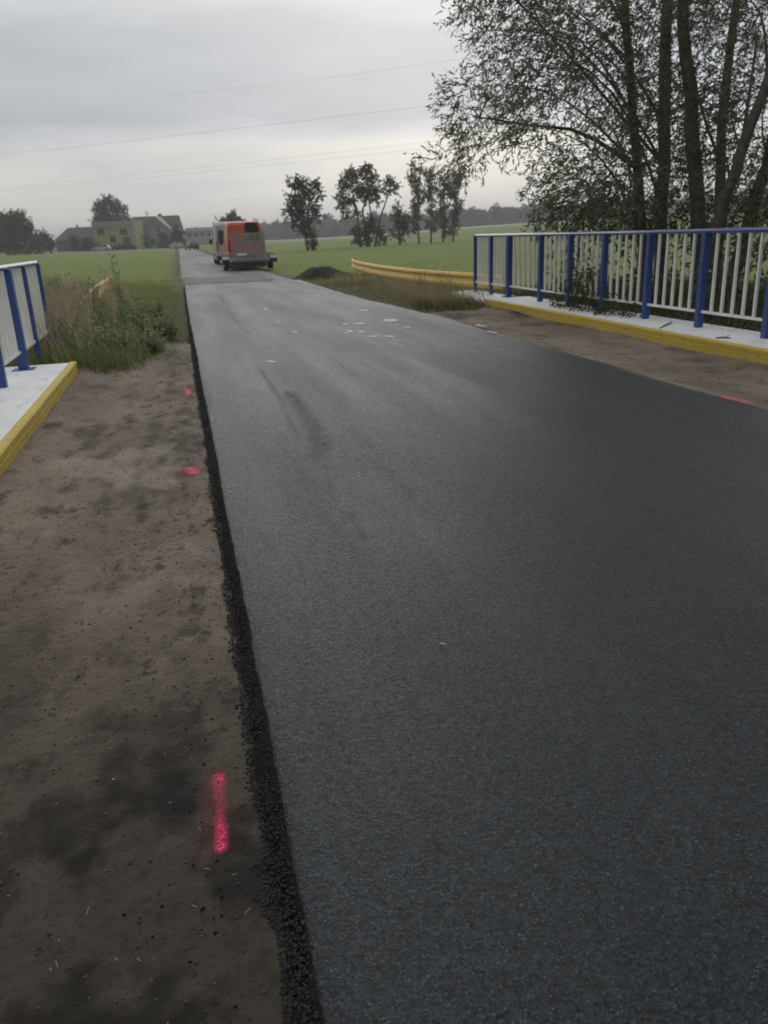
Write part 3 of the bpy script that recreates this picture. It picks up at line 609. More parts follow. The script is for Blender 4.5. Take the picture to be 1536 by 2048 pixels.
# ---------------------------------------------------------------- yellow barriers
def smooth_path(P, n=8):
    P = [np.array(p, float) for p in P]; o = []
    for i in range(len(P)-1):
        p0 = P[max(i-1, 0)]; p1 = P[i]; p2 = P[i+1]; p3 = P[min(i+2, len(P)-1)]
        for k in range(n): t = k/n; o.append(.5*((2*p1)+(-p0+p2)*t+(2*p0-5*p1+4*p2-p3)*t*t+(-p0+3*p1-3*p2+p3)*t**3))
    o.append(P[-1]); return o
def barrier(path, posts, label, hb=.37):
    b0 = np.array([path[0][0], path[0][1], -.15]); root = empty('crash_barrier', tuple(b0)); tag(root, label, 'crash barrier')
    S = smooth_path(path); prof = [(0, 0), (-.035, -.03), (-.05, -.075), (-.02, -.12), (.0, -.155), (-.02, -.215), (-.05, -.26), (-.045, -.33), (0, -hb), (.012, -hb), (.012, 0)]
    V = []; 
    for i, p in enumerate(S):
        t = unit(S[min(i+1, len(S)-1)]-S[max(i-1, 0)]); n_ = np.array([t[1], -t[0]]) if True else 0
        for u, v in prof: V.append((p[0]+n_[0]*-u-b0[0], p[1]-n_[1]*u-b0[1], p[2]+v-b0[2]))
    n = len(prof); k = len(S); Fq = [(a*n+b, a*n+(b+1) % n, (a+1)*n+(b+1) % n, (a+1)*n+b) for a in range(k-1) for b in range(n)]
    me = bpy.data.meshes.new('beam'); me.from_pydata(V, [], Fq+[tuple(range(n)), tuple((k-1)*n+j for j in range(n))]); me.materials.append(M['yellowrail'])
    o = bpy.data.objects.new('beam', me); C.objects.link(o); o.parent = root
    for f_ in posts:
        p = S[int(f_*(k-1))]; m_ = MB(); x, y = p[0]-b0[0]+.09, p[1]-b0[1]
        m_.box(x-.05, x+.05, y-.06, y+.06, -.3, p[2]-b0[2]+.045); m_.build('post', M['yellowrail'], root, .006)
    return root
barrier([(7.25, 34.6, .55), (6.86, 32.2, .53), (6.5, 27.5, .52), (6.45, 23, .52), (6.8, 19.8, .51), (7.3, 17.8, .49)], (.01, .24, .5, .74, .99), 'curved yellow steel crash barrier running off the end of the right railing')
barrier([(-2.35, 15.5, .22), (-2.25, 19, .28), (-2.2, 22, .46), (-2.2, 27.6, .52)], (.02, .35, .68, .99), 'yellow crash barrier half hidden in the weeds on the left')

# ---------------------------------------------------------------- small things on the ground
p = at(642, 556, -.05); hx, hy = p[0], p[1]; xs_ = np.linspace(-1.0, 1.0, 36)
X, Y = np.meshgrid(xs_*1.5, xs_); rr = np.hypot(X/1.45, Y/.9); Z = .50*ss(1, .1, rr+.35*fbm(X*2+5, Y*2))+.14*fbm(X*5, Y*5)*ss(1, .6, rr)-.12
i = np.arange(X.size).reshape(X.shape); Fq = np.stack([i[:-1, :-1], i[:-1, 1:], i[1:, 1:], i[1:, :-1]], -1).reshape(-1, 4)
o = mesh_np('soil_heap', np.stack([X, Y, Z], -1).reshape(-1, 3), Fq, M['soil']); o.location = (hx+.1, hy+.1, 0); tag(o, 'small heap of dark earth on the grass beside the far end of new asphalt', 'soil heap')
# pink survey paint
M['pink'] = None
def pink_mat():
    m, n, l, b = new_mat('pink_spray_paint'); b.inputs['Base Color'].default_value = (.80, .03, .13, 1); b.inputs['Roughness'].default_value = .6
    t = tex(n, l, 'N', 110, 8, .8); a = n.new('ShaderNodeAttribute'); a.attribute_name = 'cover'
    g = n.new('ShaderNodeMapRange'); l.new(t.outputs[0], g.inputs[0]); g.inputs['From Min'].default_value = .42; g.inputs['From Max'].default_value = .58; g.inputs['To Min'].default_value = .15
    mr = n.new('ShaderNodeMath'); mr.operation = 'MULTIPLY'; mr.use_clamp = True; l.new(g.outputs[0], mr.inputs[0]); l.new(a.outputs['Fac'], mr.inputs[1])
    tr = n.new('ShaderNodeBsdfTransparent'); ms = n.new('ShaderNodeMixShader'); l.new(mr.outputs[0], ms.inputs[0]); l.new(tr.outputs[0], ms.inputs[1]); l.new(b.outputs[0], ms.inputs[2]); l.new(ms.outputs[0], n['Material Output'].inputs[0])
    return m
M['pink'] = pink_mat()
def paint_mark(x0, x1, y0, y1, zf, label, cov):
    xs_ = np.linspace(x0, x1, 40); ys_ = np.linspace(y0, y1, 60); X, Y = np.meshgrid(xs_, ys_)
    Z = zf(X, Y)+.003; i = np.arange(X.size).reshape(X.shape); Fq = np.stack([i[:-1, :-1], i[:-1, 1:], i[1:, 1:], i[1:, :-1]], -1).reshape(-1, 4)
    cx, cy = (x0+x1)/2, (y0+y1)/2; cz = float(Z.mean())
    c = cov(X, Y)
    o = mesh_np('paint_mark', np.stack([X-cx, Y-cy, Z-cz], -1).reshape(-1, 3), Fq, M['pink'], None, None, {'cover': c}); o.location = (cx, cy, cz)
    tag(o, label, 'paint mark', 'pink survey paint marks')
ve = lambda X, Y: verge_l(X, Y)
def stroke(ax, ay, bx_, by_, wd, soft=1.8, gap=0):
    def f(X, Y):
        dx, dy = bx_-ax, by_-ay; t = np.clip(((X-ax)*dx+(Y-ay)*dy)/(dx*dx+dy*dy), 0, 1); d = np.hypot(X-ax-t*dx, Y-ay-t*dy)
        core = ss(wd*soft*1.25, wd*.1, d)*(.95+1.0*fbm(X*45, Y*25))*(1-gap*np.exp(-((t-.42)/.26)**2))
        return np.clip(1.15*core+.09*np.exp(-(np.hypot((X-ax-t*dx+wd*1.2)/1.6, Y-ay-t*dy)/(wd*2.0))**2), 0, 1.2)
    return f
a_ = at(438, 1552, -.04); b_ = at(443, 1700, -.04)
paint_mark(min(a_[0], b_[0])-.07, max(a_[0], b_[0])+.045, b_[1]-.06, a_[1]+.06, ve, 'long pink paint stroke on the dark dirt in the foreground', stroke(a_[0], a_[1], b_[0], b_[1], .0105, 2.0, .72))
a_ = at(385, 938, -.04); paint_mark(a_[0]-.1, a_[0]+.1, a_[1]-.22, a_[1]+.16, ve, 'short pink paint dab on the dirt, second from the viewer', stroke(a_[0]-.01, a_[1]+.05, a_[0]+.005, a_[1]-.08, .036, 1.7, .25))
a_ = at(376, 784, -.04); paint_mark(a_[0]-.1, a_[0]+.1, a_[1]-.28, a_[1]+.28, ve, 'farthest pink paint dab on the left dirt verge', stroke(a_[0], a_[1]+.12, a_[0], a_[1]-.12, .028, 1.7, .2))
a_ = at(1455, 795, 0); b_ = at(1500, 803, 0); paint_mark(4.52, 4.80, b_[1]-.12, a_[1]+.12, lambda X, Y: .004+0*X+np.where(X > 4.62, .0, 0), 'pink paint stroke on the right edge of the asphalt', stroke(4.60, a_[1]+.02, 4.63, b_[1]-.02, .03, 1.5))
M['splash'] = simple('white_paint_splash', (.62, .62, .60), (.45, .45, .44), 30, .7)
def splash(px_, py_, wx, wy, label, grp='small white flecks on the asphalt', n=9, z=.004, name='paint_splash', rot=0):
    p = at(px_, py_, 0); m_ = MB(); ring = []
    for k in range(n*2):
        th = 2*pi*k/(n*2); q = .55+.5*R.rand(); ring.append((q*wx*cos(th), q*wy*sin(th)))
    m_.prism(ring, 0, .0012); o = m_.build(name, M['splash']); o.location = (p[0], p[1], z+float(.016*fbm(p[0]*1.2, p[1]*1.2))); o.rotation_euler.z = rot
    tag(o, label, 'paint splash', grp)
GL = 'one of the small white specks scattered in the middle of the new asphalt'
splash(783, 641, .16, 0.240, 'largest white paint splash on the right half of the road')
splash(727, 621, .13, 0.168, 'white splash farthest away in the cluster on the right half of the road')
splash(718, 648, .13, 0.144, 'white splash in the middle of the cluster on the road'); splash(690, 648, .06, 0.144, 'left upper speck of the white cluster on the road')
splash(700, 663, .05, 0.216, 'left lower speck of the white cluster on the road'); splash(693, 667, .05, 0.096, 'smallest speck at the lower left of the white cluster on the road')
splash(722, 664, .08, 0.144, 'white speck below the middle splash of the cluster'); splash(748, 673, .10, 0.120, 'white dash at the near end of the cluster on the road'); splash(780, 673, .10, 0.120, 'white dash below the largest splash')
splash(815, 655, .07, 0.144, 'lone white speck right of the cluster, nearest the right edge'); splash(590, 665, .05, 0.120, 'round white speck left of the cluster'); splash(532, 618, .04, 0.144, 'white speck on the left half of the asphalt, farther of two'); splash(557, 644, .03, 0.120, 'tiny white speck on the left half of the asphalt, nearer of two'); splash(636, 590, .06, 0.144, 'white speck far up the new asphalt')
splash(536, 555, .14, 0.100, 'white lump on the old road behind the trailer', z=-.02); splash(382, 729, .018, 0.020, 'tiny white speck at the left edge of the asphalt'); splash(460, 985, .008, 0.010, 'tiny pale chip close to the left edge of the asphalt')
splash(962, 652, .05, 0.250, 'pale crust along the right asphalt edge, farther piece', rot=.1, z=.01); splash(985, 666, .05, 0.220, 'pale crust along the right asphalt edge, nearer piece', rot=.1, z=.01)
splash(543, 724, .05, 0.140, 'white splash shaped like a bird track at the top of the skid marks', n=5, rot=.5); splash(370, 553, .30, 0.250, 'pale patch where the old road meets the new asphalt on the left', z=-.02)
splash(500, 545, .5, 0.220, 'pale dusty patch on the old road behind the trailer', z=-.022); splash(405, 549, .2, 0.200, 'small pale patch in the middle of the old road', z=-.022)
m_ = MB(); m_.prism([(-.016, 0), (-.004, .006), (.018, .002), (.004, -.006)], 0, .002); o = m_.build('leaf', simple('dry_leaf', (.4, .37, .32), (.3, .27, .22), 20, .7)); p = at(886, 1293); o.location = (p[0], p[1], .012); o.rotation_euler = (.2, .1, 2.4); tag(o, 'small pale dry leaf lying on the asphalt in the middle of the photo', 'leaf')
for (A, B, lab) in (((1320, 656), (1345, 645), 'short forked twig on the white walkway, farther from the viewer'), ((1432, 676), (1462, 676), 'straight dark twig on the white walkway, nearer the viewer')):
    a = at(*A, ZR+.008); b = at(*B, ZR+.01); m_ = MB(); c_ = (a+b)/2
    m_.tube([a-c_, (a+b)/2-c_+np.array([.01, .02, .006]), b-c_], [.008, .011, .006], 6); m_.tube([(a+b)/2-c_, b-c_+np.array([.05, .1, .02])], [.006, .003], 5)
    o = m_.build('twig', M['bark']); o.location = tuple(c_); tag(o, lab, 'twig', 'twigs on the right walkway')
# loose crumbs, pebbles, straw
def stones(name, X, Y, Z, s, mat, kind='stuff', sq=.7):
    n = len(X); oc = np.array([(1, 0, 0), (0, 1, 0), (-1, 0, 0), (0, -1, 0), (0, 0, 1), (0, 0, -1)]); V = oc[None]*(.6+.8*R.rand(n, 6, 1))*s[:, None, None]*np.array([1, 1, sq]); th = R.rand(n)*6.28
    c, s_ = np.cos(th)[:, None], np.sin(th)[:, None]; V = np.stack([V[..., 0]*c-V[..., 1]*s_, V[..., 0]*s_+V[..., 1]*c, V[..., 2]], -1)+np.stack([X, Y, Z], 1)[:, None]
    f = np.array([(0, 1, 4), (1, 2, 4), (2, 3, 4), (3, 0, 4), (1, 0, 5), (2, 1, 5), (3, 2, 5), (0, 3, 5)]); Fq = (np.arange(n)[:, None, None]*6+f).reshape(-1, 3)
    return tag(mesh_np(name, V.reshape(-1, 3), Fq, mat), kind=kind)
n = 15000; Y = .7+14*R.rand(n)**1.6; X = fx0(Y)+.008-R.rand(n)**.8*.065-np.abs(R.randn(n))*.014*ss(.3, .7, vnoise(Y*5, 0*Y)); uu = np.clip((X-(fx0(Y)-.045))/.055, 0, 1); stones('asphalt_crumbs', X, Y, np.maximum(verge_l(X, Y)+.001, .008-.052*(1-uu)**1.3), .0022+.0052*R.rand(n)**1.5, M['crumbstone'])
n = 700; Y = .7+9*R.rand(n)**1.5; X = -.03-np.abs(R.randn(n))*.16; k = X > -1.3; X, Y = X[k], Y[k]; n = len(X); stones('asphalt_crumbs', X, Y, verge_l(X, Y)+.001, .001+.005*R.rand(n)**3, M['crumb'])
n = 6500; X = R.uniform(-1.3, .05, n); Y = .7+10*R.rand(n)**1.4; stones('gravel', X, Y, verge_l(X, Y)+.001, .0012+.006*R.rand(n)**3, simple('dirt_clod', (.12, .10, .08), (.05, .042, .035), 25, .95))
n = 60; X = R.uniform(-1.3, .05, n); Y = .9+8*R.rand(n)**1.6; stones('pale_grit', X, Y, verge_l(X, Y)+.002, .0018+.003*R.rand(n), simple('pale_stone', (.6, .58, .52), (.45, .42, .38), 40, .8))
n = 1600; X = R.uniform(4.6, 6.0, n); Y = 4+12*R.rand(n); stones('gravel', X, Y, verge_r(X, Y)+.002, .003+.012*R.rand(n)**3, simple('gravel_stone', (.2, .18, .15), (.12, .1, .08), 40, .9))
n = 110; X = R.uniform(-1.1, .0, n); Y = .9+3*R.rand(n)**1.5; Z = verge_l(X, Y)+.004; th = R.rand(n)*6.28; Ls = .006+.016*R.rand(n); V = []; 
dv = np.stack([np.cos(th)*Ls, np.sin(th)*Ls, .2*Ls], 1); sv = np.stack([-np.sin(th), np.cos(th), 0*th], 1)*.0008; P0 = np.stack([X, Y, Z], 1)
V = np.stack([P0-sv, P0+sv, P0+dv+sv, P0+dv-sv], 1).reshape(-1, 3); tag(mesh_np('straw', V, np.arange(4*n).reshape(-1, 4), M['blade'], None, np.full((4*n, 3), (.38, .33, .22))), kind='stuff')

# ---------------------------------------------------------------- vehicles
def wheel(parent, x, y, r, w):
    t = MB(); t.prism([(y+r*cos(a), r+r*sin(a)) for a in np.linspace(0, 2*pi, 25)[:-1]], x-w/2, x+w/2, 'x'); tw = t.build('wheel', M['tyre'], parent, .015)
    q = MB(); q.prism([(y+r*.6*cos(a), r+r*.6*sin(a)) for a in np.linspace(0, 2*pi, 17)[:-1]], x-w/2-.012, x+w/2+.012, 'x'); q.build('rim', M['metal'], tw)
def van(loc, rz, paint, label, L_=5.4, W_=1.98, H_=2.45, rear_window=True):
    """rear at y=0, nose at y=L; x across"""
    root = empty('panel_van', loc, rz); tag(root, label, 'van', 'vans parked on the road'); h = W_/2
    pr = [(0, .42), (0.02, 1.2), (.10, H_-.22), (.28, H_-.03), (.6, H_), (L_-2.1, H_), (L_-1.75, H_-.12), (L_-1.0, 1.42), (L_-.25, 1.12), (L_-.03, .85), (L_, .42), (L_-.5, .3), (.3, .3)]
    # cross section narrows toward the roof
    b = MB(); secs = []
    def hw(z_): return h*(1-.09*max(0, (z_-1.0)/(H_-1.0))**1.5)
    Vb = len(b.v)
    for sx in (-1, 1):
        for y, z_ in pr: b.v.append((sx*(hw(z_)-(.05 if z_ > H_-.1 else 0)), y, z_))
    n = len(pr); b.f.append(tuple(range(n))); b.f.append(tuple(range(n, 2*n))[::-1])
    for k in range(n): b.f.append((k, (k+1) % n, n+(k+1) % n, n+k))
    b.build('body', paint, root, .05)
    def quad(name, pts, mat):
        q = MB(); P = [Vector(p) for p in pts]; nn = (P[1]-P[0]).cross(P[2]-P[0]).normalized()*.006
        B = len(q.v); q.v += [tuple(p+nn) for p in P]+[tuple(p-nn) for p in P]; k = len(P)
        q.f.append(tuple(range(k))); q.f.append(tuple(range(k, 2*k))[::-1]); [q.f.append((i_, (i_+1) % k, k+(i_+1) % k, k+i_)) for i_ in range(k)]
        return q.build(name, mat, root)
    if rear_window:
        quad('rear_window', [(.03, .02, 1.40), (hw(1.4)-.16, .02, 1.40), (hw(2.3)-.17, .10, 2.36), (.03, .10, 2.36)], M['glass'])
        quad('rear_door', [(-hw(1.5)+.08, -.0, .62), (-.02, .0, .62), (-.02, .075, 2.28), (-hw(2.2)+.1, .075, 2.28)], paint)
    else:
        for s in (-1, 1): quad('rear_window', [(s*.06, .02, 1.45), (s*(hw(1.5)-.16), .02, 1.45), (s*(hw(2.1)-.18), .075, 2.1), (s*.06, .075, 2.1)], M['glass'])
    g = MB(); g.box(-.012, .012, -.006, .03, .5, 1.4); g.build('door_seam', M['dark'], root)
    for s in (-1, 1):
        quad('side_window', [(s*(hw(1.35)+.012), L_-2.1, 1.35), (s*(hw(1.35)+.012), L_-1.15, 1.35), (s*(hw(2.1)+.012), L_-1.62, 2.05), (s*(hw(2.1)+.012), L_-2.1, 2.05)], M['glass'])
        lp = MB(); lp.box(s*(h-.10)-.05, s*(h-.10)+.05, -.02, .05, .85, 1.45); lp.build('tail_light', M['lamp_red'], root, .01)
        mi = MB(); mi.box(s*(h+.12)-.09, s*(h+.12)+.09, L_-1.3, L_-1.2, 1.25, 1.6); mi.build('wing_mirror', M['dark'], root, .02)
        for y in (.95, L_-.95): wheel(root, s*(h-.11), y, .34, .22)
        tr = MB(); tr.box(s*(h+.004)-.012, s*(h+.004)+.012, 1.4, L_-1.5, .55, .68); tr.build('side_trim', M['dark'], root)
    bp = MB(); bp.box(-h, h, -.08, .1, .34, .56); bp.build('bumper', M['dark'], root, .02)
    ws = quad('windscreen', [(-.78, L_-1.03+.03, 1.47), (.78, L_-1.03+.03, 1.47), (.72, L_-1.70+.04, 2.22), (-.72, L_-1.70+.04, 2.22)], M['glass'])
    return root
van((3.74, 46.2, -.03), 0, M['red'], 'red high roofed van parked on the road with a mesh trailer behind it')
van((3.5, 54.6, -.03), 0, M['vanwhite'], 'white van parked on the road in front of the red van', rear_window=False, L_=5.6, H_=2.62)
# mesh trailer
t = empty('trailer', (3.62, 43.0, -.03)); tag(t, 'grey car trailer with a tall wire mesh tailgate behind the red van', 'trailer')
b = MB(); b.box(-1.0, 1.0, .0, 2.9, .42, .54); b.box(-.05, .05, 2.9, 3.7, .40, .48); b.build('bed', M['metal'], t, .01)
u = MB(); u.box(-.85, .85, .05, 2.6, .16, .42); u.build('chassis', M['dark'], t)
for s in (-1, 1):
    f_ = MB(); f_.prism([(.55, .40), (.62, .72), (.85, .84), (1.95, .84), (2.2, .72), (2.25, .40), (2.1, .40), (2.0, .66), (.8, .66), (.7, .40)], s*1.17-.16, s*1.17+.16, 'x'); f_.build('mudguard', M['dark'], t, .01)
    for y in (1.05, 1.75): wheel(t, s*1.17, y, .31, .2)
    lb_ = MB(); lb_.box(s*1.22-.17, s*1.22+.17, -.06, .0, .56, .70); lb_.build('lamp_bar', M['lamp_white'], t, .01)
    dk = MB(); dk.box(s*1.22-.19, s*1.22+.19, 0, .06, .36, .73); dk.build('lamp_bracket', M['dark'], t, .01)
fr = MB()
W2, H2 = .82, 1.27
for x in (-W2, 0, W2): fr.box(x-.03, x+.03, -.05, .0, .5, .54+H2)
for z_ in (.54, .96, 1.38, .54+H2-.03): fr.box(-W2, W2, -.045, -.005, z_-.025, z_+.025)
tg = fr.build('tailgate_frame', M['metal'], t)
me_ = MB()
for k in range(44): x = -W2+k*2*W2/43; me_.box(x-.007, x+.007, -.03, -.02, .54, .54+H2)
for k in range(40): z_ = .54+k*H2/39; me_.box(-W2, W2, -.036, -.030, z_-.007, z_+.007)
me_.build('wire_mesh', M['metal'], tg)
for s in (-1, 1):
    sd_ = MB(); sd_.box(s*.98-.02, s*.98+.02, .02, 2.85, .54, .86); sd_.build('side_board', M['metal'], t)
npl = MB(); npl.box(-.62, -.12, -.075, -.06, .74, .85); npl.build('number_plate', M['lamp_white'], t)
# red machine on the trailer bed
mc = empty('plate_compactor', (3.75, 44.2, .51)); tag(mc, 'small red machine standing on the trailer bed behind the mesh', 'machine')
q = MB(); q.box(-.28, .28, -.3, .3, .0, .14); q.build('base_plate', M['dark'], mc, .02); q = MB(); q.box(-.22, .22, -.22, .22, .15, .62); q.build('engine', M['red'], mc, .05)
q = MB(); q.tube([(-.2, -.2, .5), (-.2, -.42, .95), (.2, -.42, .95), (.2, -.2, .5)], .018, 6); q.build('handle', M['dark'], mc)
def car(loc, rz, paint, label, roof=None, s=1.0):
    root = empty('parked_car', loc, rz); tag(root, label, 'car', 'cars parked near the houses'); L_ = 4.3; h = .87
    b = MB(); pr = [(0, .35), (-.02, .7), (.1, .95), (L_-1.25, .98), (L_-.2, .8), (L_, .6), (L_, .35), (L_-.4, .25), (.4, .25)]
    b.prism(pr, -h, h, 'x'); b.build('body', paint, root, .06)
    c = MB(); lo = [(.12, .96), (.55, 1.40), (2.35, 1.44), (3.15, .96)]
    v = len(c.v); c.v += [(-h+.06+(.13 if z_ > 1.2 else 0), y, z_) for y, z_ in lo]+[(h-.06-(.13 if z_ > 1.2 else 0), y, z_) for y, z_ in lo]
    c.f += [(0, 1, 2, 3), (7, 6, 5, 4), (0, 4, 5, 1), (1, 5, 6, 2), (2, 6, 7, 3), (3, 7, 4, 0)]; c.build('window', M['glass'], root)
    r_ = MB(); r_.box(-h+.2, h-.2, .5, 2.4, 1.405, 1.47); r_.build('roof', roof or paint, root, .03)
    for sx in (-1, 1):
        for y in (.75, L_-.8): wheel(root, sx*(h-.09), y, .31, .19)
        t_ = MB(); t_.box(sx*(h-.2)-.12, sx*(h-.2)+.12, -.03, .05, .68, .86); t_.build('tail_light', M['lamp_red'], root)
    return root
def gnd(px_, D, dz=0):
    p = far(px_, 500, D); p[2] = float(ground_z(p[0], p[1]))+dz; return p
p = gnd(221, 205, .1); car(tuple(p), radians(80), M['vanwhite'], 'white car parked in front of the yellow house')
p = gnd(361, 188, .08); car(tuple(p), radians(24), M['silver'], 'pale silver car parked where the road reaches the farm'); 
p = gnd(390, 152, .08); car(tuple(p), radians(13), M['black'], 'dark car with a reflection painted on its roof, standing on the road far ahead', M['silver'])  # silver roof colour stands in for a reflection on the dark roof

# ---------------------------------------------------------------- houses
M['wall_y'] = simple('yellow_render', (.36, .36, .14), (.32, .32, .13), .6, .9)
M['wall_g'] = simple('grey_render', (.30, .29, .30), (.25, .24, .25), .5, .9)
M['wall_p'] = simple('pale_render', (.36, .36, .35), (.30, .30, .29), .5, .9)
M['brick'] = simple('dull_brick', (.17, .10, .075), (.12, .08, .06), 1.5, .9)
M['roof'] = simple('dark_roof_tiles', (.10, .10, .095), (.075, .07, .065), 1.2, .85, .5, .05, bscale=4)
M['roof2'] = simple('brown_roof_tiles', (.12, .10, .085), (.085, .07, .06), 1.2, .85, .5, .05, bscale=4)
M['wframe'] = simple('window_frame', (.3, .3, .28), (.25, .25, .24), 3, .5)
SC = lambda D: D/F
def px2(px_, D, ref):  # metres right of ref pixel at distance D
    return (px_-ref)*D/F*.943
def window(root, x, z_, w_, h_, y=0.0):
    f_ = MB(); f_.box(x-w_/2-.1, x+w_/2+.1, y-.06, y+.05, z_-h_/2-.1, z_-h_/2); f_.box(x-w_/2-.1, x+w_/2+.1, y-.06, y+.05, z_+h_/2, z_+h_/2+.1); f_.box(x-w_/2-.1, x-w_/2, y-.06, y+.05, z_-h_/2, z_+h_/2); f_.box(x+w_/2, x+w_/2+.1, y-.06, y+.05, z_-h_/2, z_+h_/2)
    f_.box(x-.04, x+.04, y-.05, y+.04, z_-h_/2, z_+h_/2)
    fo = f_.build('window', M['wframe'], root); g = MB(); g.box(x-w_/2, x+w_/2, y-.02, y+.03, z_-h_/2, z_+h_/2); g.build('pane', M['glass'], fo)
D0 = 238; p = gnd(234, D0); hz = empty('yellow_house', tuple(p), -YAW); tag(hz, 'pale yellow flat roofed two storey house in front of the big tree', 'house')
X0, X1 = px2(193, D0, 234), px2(275, D0, 234)
b = MB(); b.box(X0, X1, 0, 9, -.5, 7.4); b.build('wall', M['wall_y'], hz)
b = MB(); b.box(X0-.2, X1-.9, -.25, 9.2, 6.3, 7.75); b.box(X1-1.0, X1+.05, -.12, 9.1, 7.4, 7.8); b.build('roof', M['wall_g'], hz)
b = MB(); b.box(X1-.9, X1+.06, -.15, .0, -.5, 7.4); b.build('corner_strip', M['wall_p'], hz)
for wx, wy, ww, wh in ((207, 467, 1.9, 1.6), (252, 466, 2.0, 1.5), (229, 480, 1.5, 1.6), (256, 482, 1.5, 1.9)): 
    window(hz, px2(wx, D0, 234), (488.5-(wx-234)*.041-wy)*D0/F+1.6, ww, wh)
# grey farmhouse with front gable
D1 = 250; p = gnd(315, D1); hg = empty('farmhouse', tuple(p), -YAW); tag(hg, 'large grey farmhouse with a front gable right of the yellow house', 'house')
XA, XB = px2(268, D1, 315), px2(357, D1, 315)
b = MB(); b.box(XA, XB, 0, 10, -.5, 3.6); b.build('wall', M['wall_p'], hg)
b = MB(); b.prism([(-.5, 3.3), (5, 8.9), (10.5, 3.3), (10.5, 3.6), (5, 9.15), (-.5, 3.6)], XA-.4, XB+.2, 'x'); b.build('roof', M['roof2'], hg)
b = MB(); b.prism([(0, 3.3), (5, 8.6), (10, 3.3)], XA+.1, XA+.3, 'x'); b.prism([(0, 3.3), (5, 8.6), (10, 3.3)], XB-.3, XB-.1, 'x'); b.build('gable_wall', M['wall_g'], hg)
GA, GM, GB = px2(303, D1, 315), px2(322, D1, 315), px2(350, D1, 315)
b = MB(); b.prism([(GA, -.5), (GB-.5, -.5), (GB-.5, 5.0), (GM, 8.6), (GA, 6.3)], -2.0, 4.5, 'y'); b.build('front_gable', M['wall_g'], hg)
b = MB(); b.prism([(GM-.2, 8.75), (GM, 8.9), (GB+.3, 4.8), (GB+.3, 4.6), (GB, 4.7)], -2.5, 4.6, 'y'); b.prism([(GM+.2, 8.8), (GM, 8.95), (GA-.5, 6.35), (GA-.5, 6.15)], -2.5, 4.6, 'y'); b.build('gable_verge', M['wall_p'], hg)
b = MB(); b.box(GM-.75, GM+.15, 4.4, 5.4, 8.3, 9.75); b.build('chimney', M['brick'], hg)
window(hg, px2(285, D1, 315), 1.9, 1.3, 1.5); window(hg, px2(312, D1, 315), 1.9, 1.3, 1.5, -2.0); window(hg, px2(325, D1, 315), 5.2, 1.1, 1.3, -2.0)
# barn
D2 = 262; p = gnd(153, D2); hb = empty('barn', tuple(p), -YAW); tag(hb, 'long dark roofed barn with brick walls left of the yellow house', 'barn')
XA, XB = px2(114, D2, 153), px2(200, D2, 153)
b = MB(); b.box(XA, XB, 0, 10, -.5, 3.4); b.build('wall', M['brick'], hb)
zr = 7.1; hip = 3.0
b = MB(); v0 = [(XA-.4, -.5, 3.3), (XB+.4, -.5, 3.3), (XB+.4, 10.5, 3.3), (XA-.4, 10.5, 3.3), (XA+hip-.3, 5, zr), (XB+.4, 5, zr)]
b.v += v0; b.f += [(0, 1, 5, 4), (2, 3, 4, 5), (3, 0, 4), (1, 2, 5), (0, 3, 2, 1)]; b.build('roof', M['roof'], hb)
b = MB(); b.box(px2(149, D2, 153), px2(152, D2, 153), 4.6, 5.2, zr-.3, zr+.7); b.build('chimney', M['brick'], hb)
# far low building at the end of the road
D3 = 330; p = gnd(396, D3); hs = empty('low_house', tuple(p), -YAW); tag(hs, 'long low house with a pale upper band at the far end of the road', 'house')
XA, XB = px2(374, D3, 396), px2(424, D3, 396)
b = MB(); b.box(XA, XB, 0, 8, -.5, 5.2); b.build('wall', M['wall_p'], hs); b = MB(); b.prism([(-.5, 5.1), (4, 6.6), (8.5, 5.1)], XA-.4, XB+.4, 'x'); b.build('roof', M['roof'], hs)
for k in range(4): window(hs, XA+1.6+k*2.6, 3.9, 1.2, 1.1)
# pole behind the roof
p = gnd(303, 275); up = empty('utility_pole', tuple(p)); tag(up, 'thin wooden pole rising behind the farmhouse roof', 'pole')
b = MB(); b.tube([(0, 0, -.3), (0, 0, 11.6)], [.17, .11], 8); b.build('pole', M['bark'], up); b = MB(); b.box(-.9, .9, -.06, .06, 10.6, 10.75); b.build('crossarm', M['bark'], up)
p = gnd(1046, 330); up = empty('utility_pole', tuple(p)); tag(up, 'thin pole on the horizon left of the willows', 'pole')
b = MB(); b.tube([(0, 0, -.3), (0, 0, 7.6)], [.15, .10], 8); b.build('pole', M['bark'], up); b = MB(); b.box(-.8, .8, -.06, .06, 6.9, 7.05); b.build('crossarm', M['bark'], up)
# farm track in front of the houses and the pale far road on the right
def strip(name, pts, wd, mat, dz=.05):
    S = smooth_path([np.array([p[0], p[1], 0.]) for p in pts], 12); V = []
    for i, q in enumerate(S):
        t_ = unit(S[min(i+1, len(S)-1)]-S[max(i-1, 0)]); n_ = np.array([t_[1], -t_[0], 0])
        for u_ in (-1, -.5, 0, .5, 1):
            r_ = q+n_*u_*wd/2; V.append((r_[0], r_[1], float(ground_z(r_[0], r_[1]))+dz*(1 if abs(u_) < 1 else -.6)))
    k = len(S); Fq = [(a*5+b_, a*5+b_+1, (a+1)*5+b_+1, (a+1)*5+b_) for a in range(k-1) for b_ in range(4)]
    return tag(mesh_np(name, V, Fq, mat, smooth=True), kind='structure')
M['track'] = simple('gravel_track', (.20, .195, .18), (.15, .15, .13), .4, .9)
M['crop'] = simple('stubble_field', (.36, .34, .25), (.30, .29, .21), .05, .95)
strip('farm_track', [far(-260, 505, 196), far(0, 505, 200), far(200, 500, 200), far(352, 495, 200)], 5, M['track'], .12)
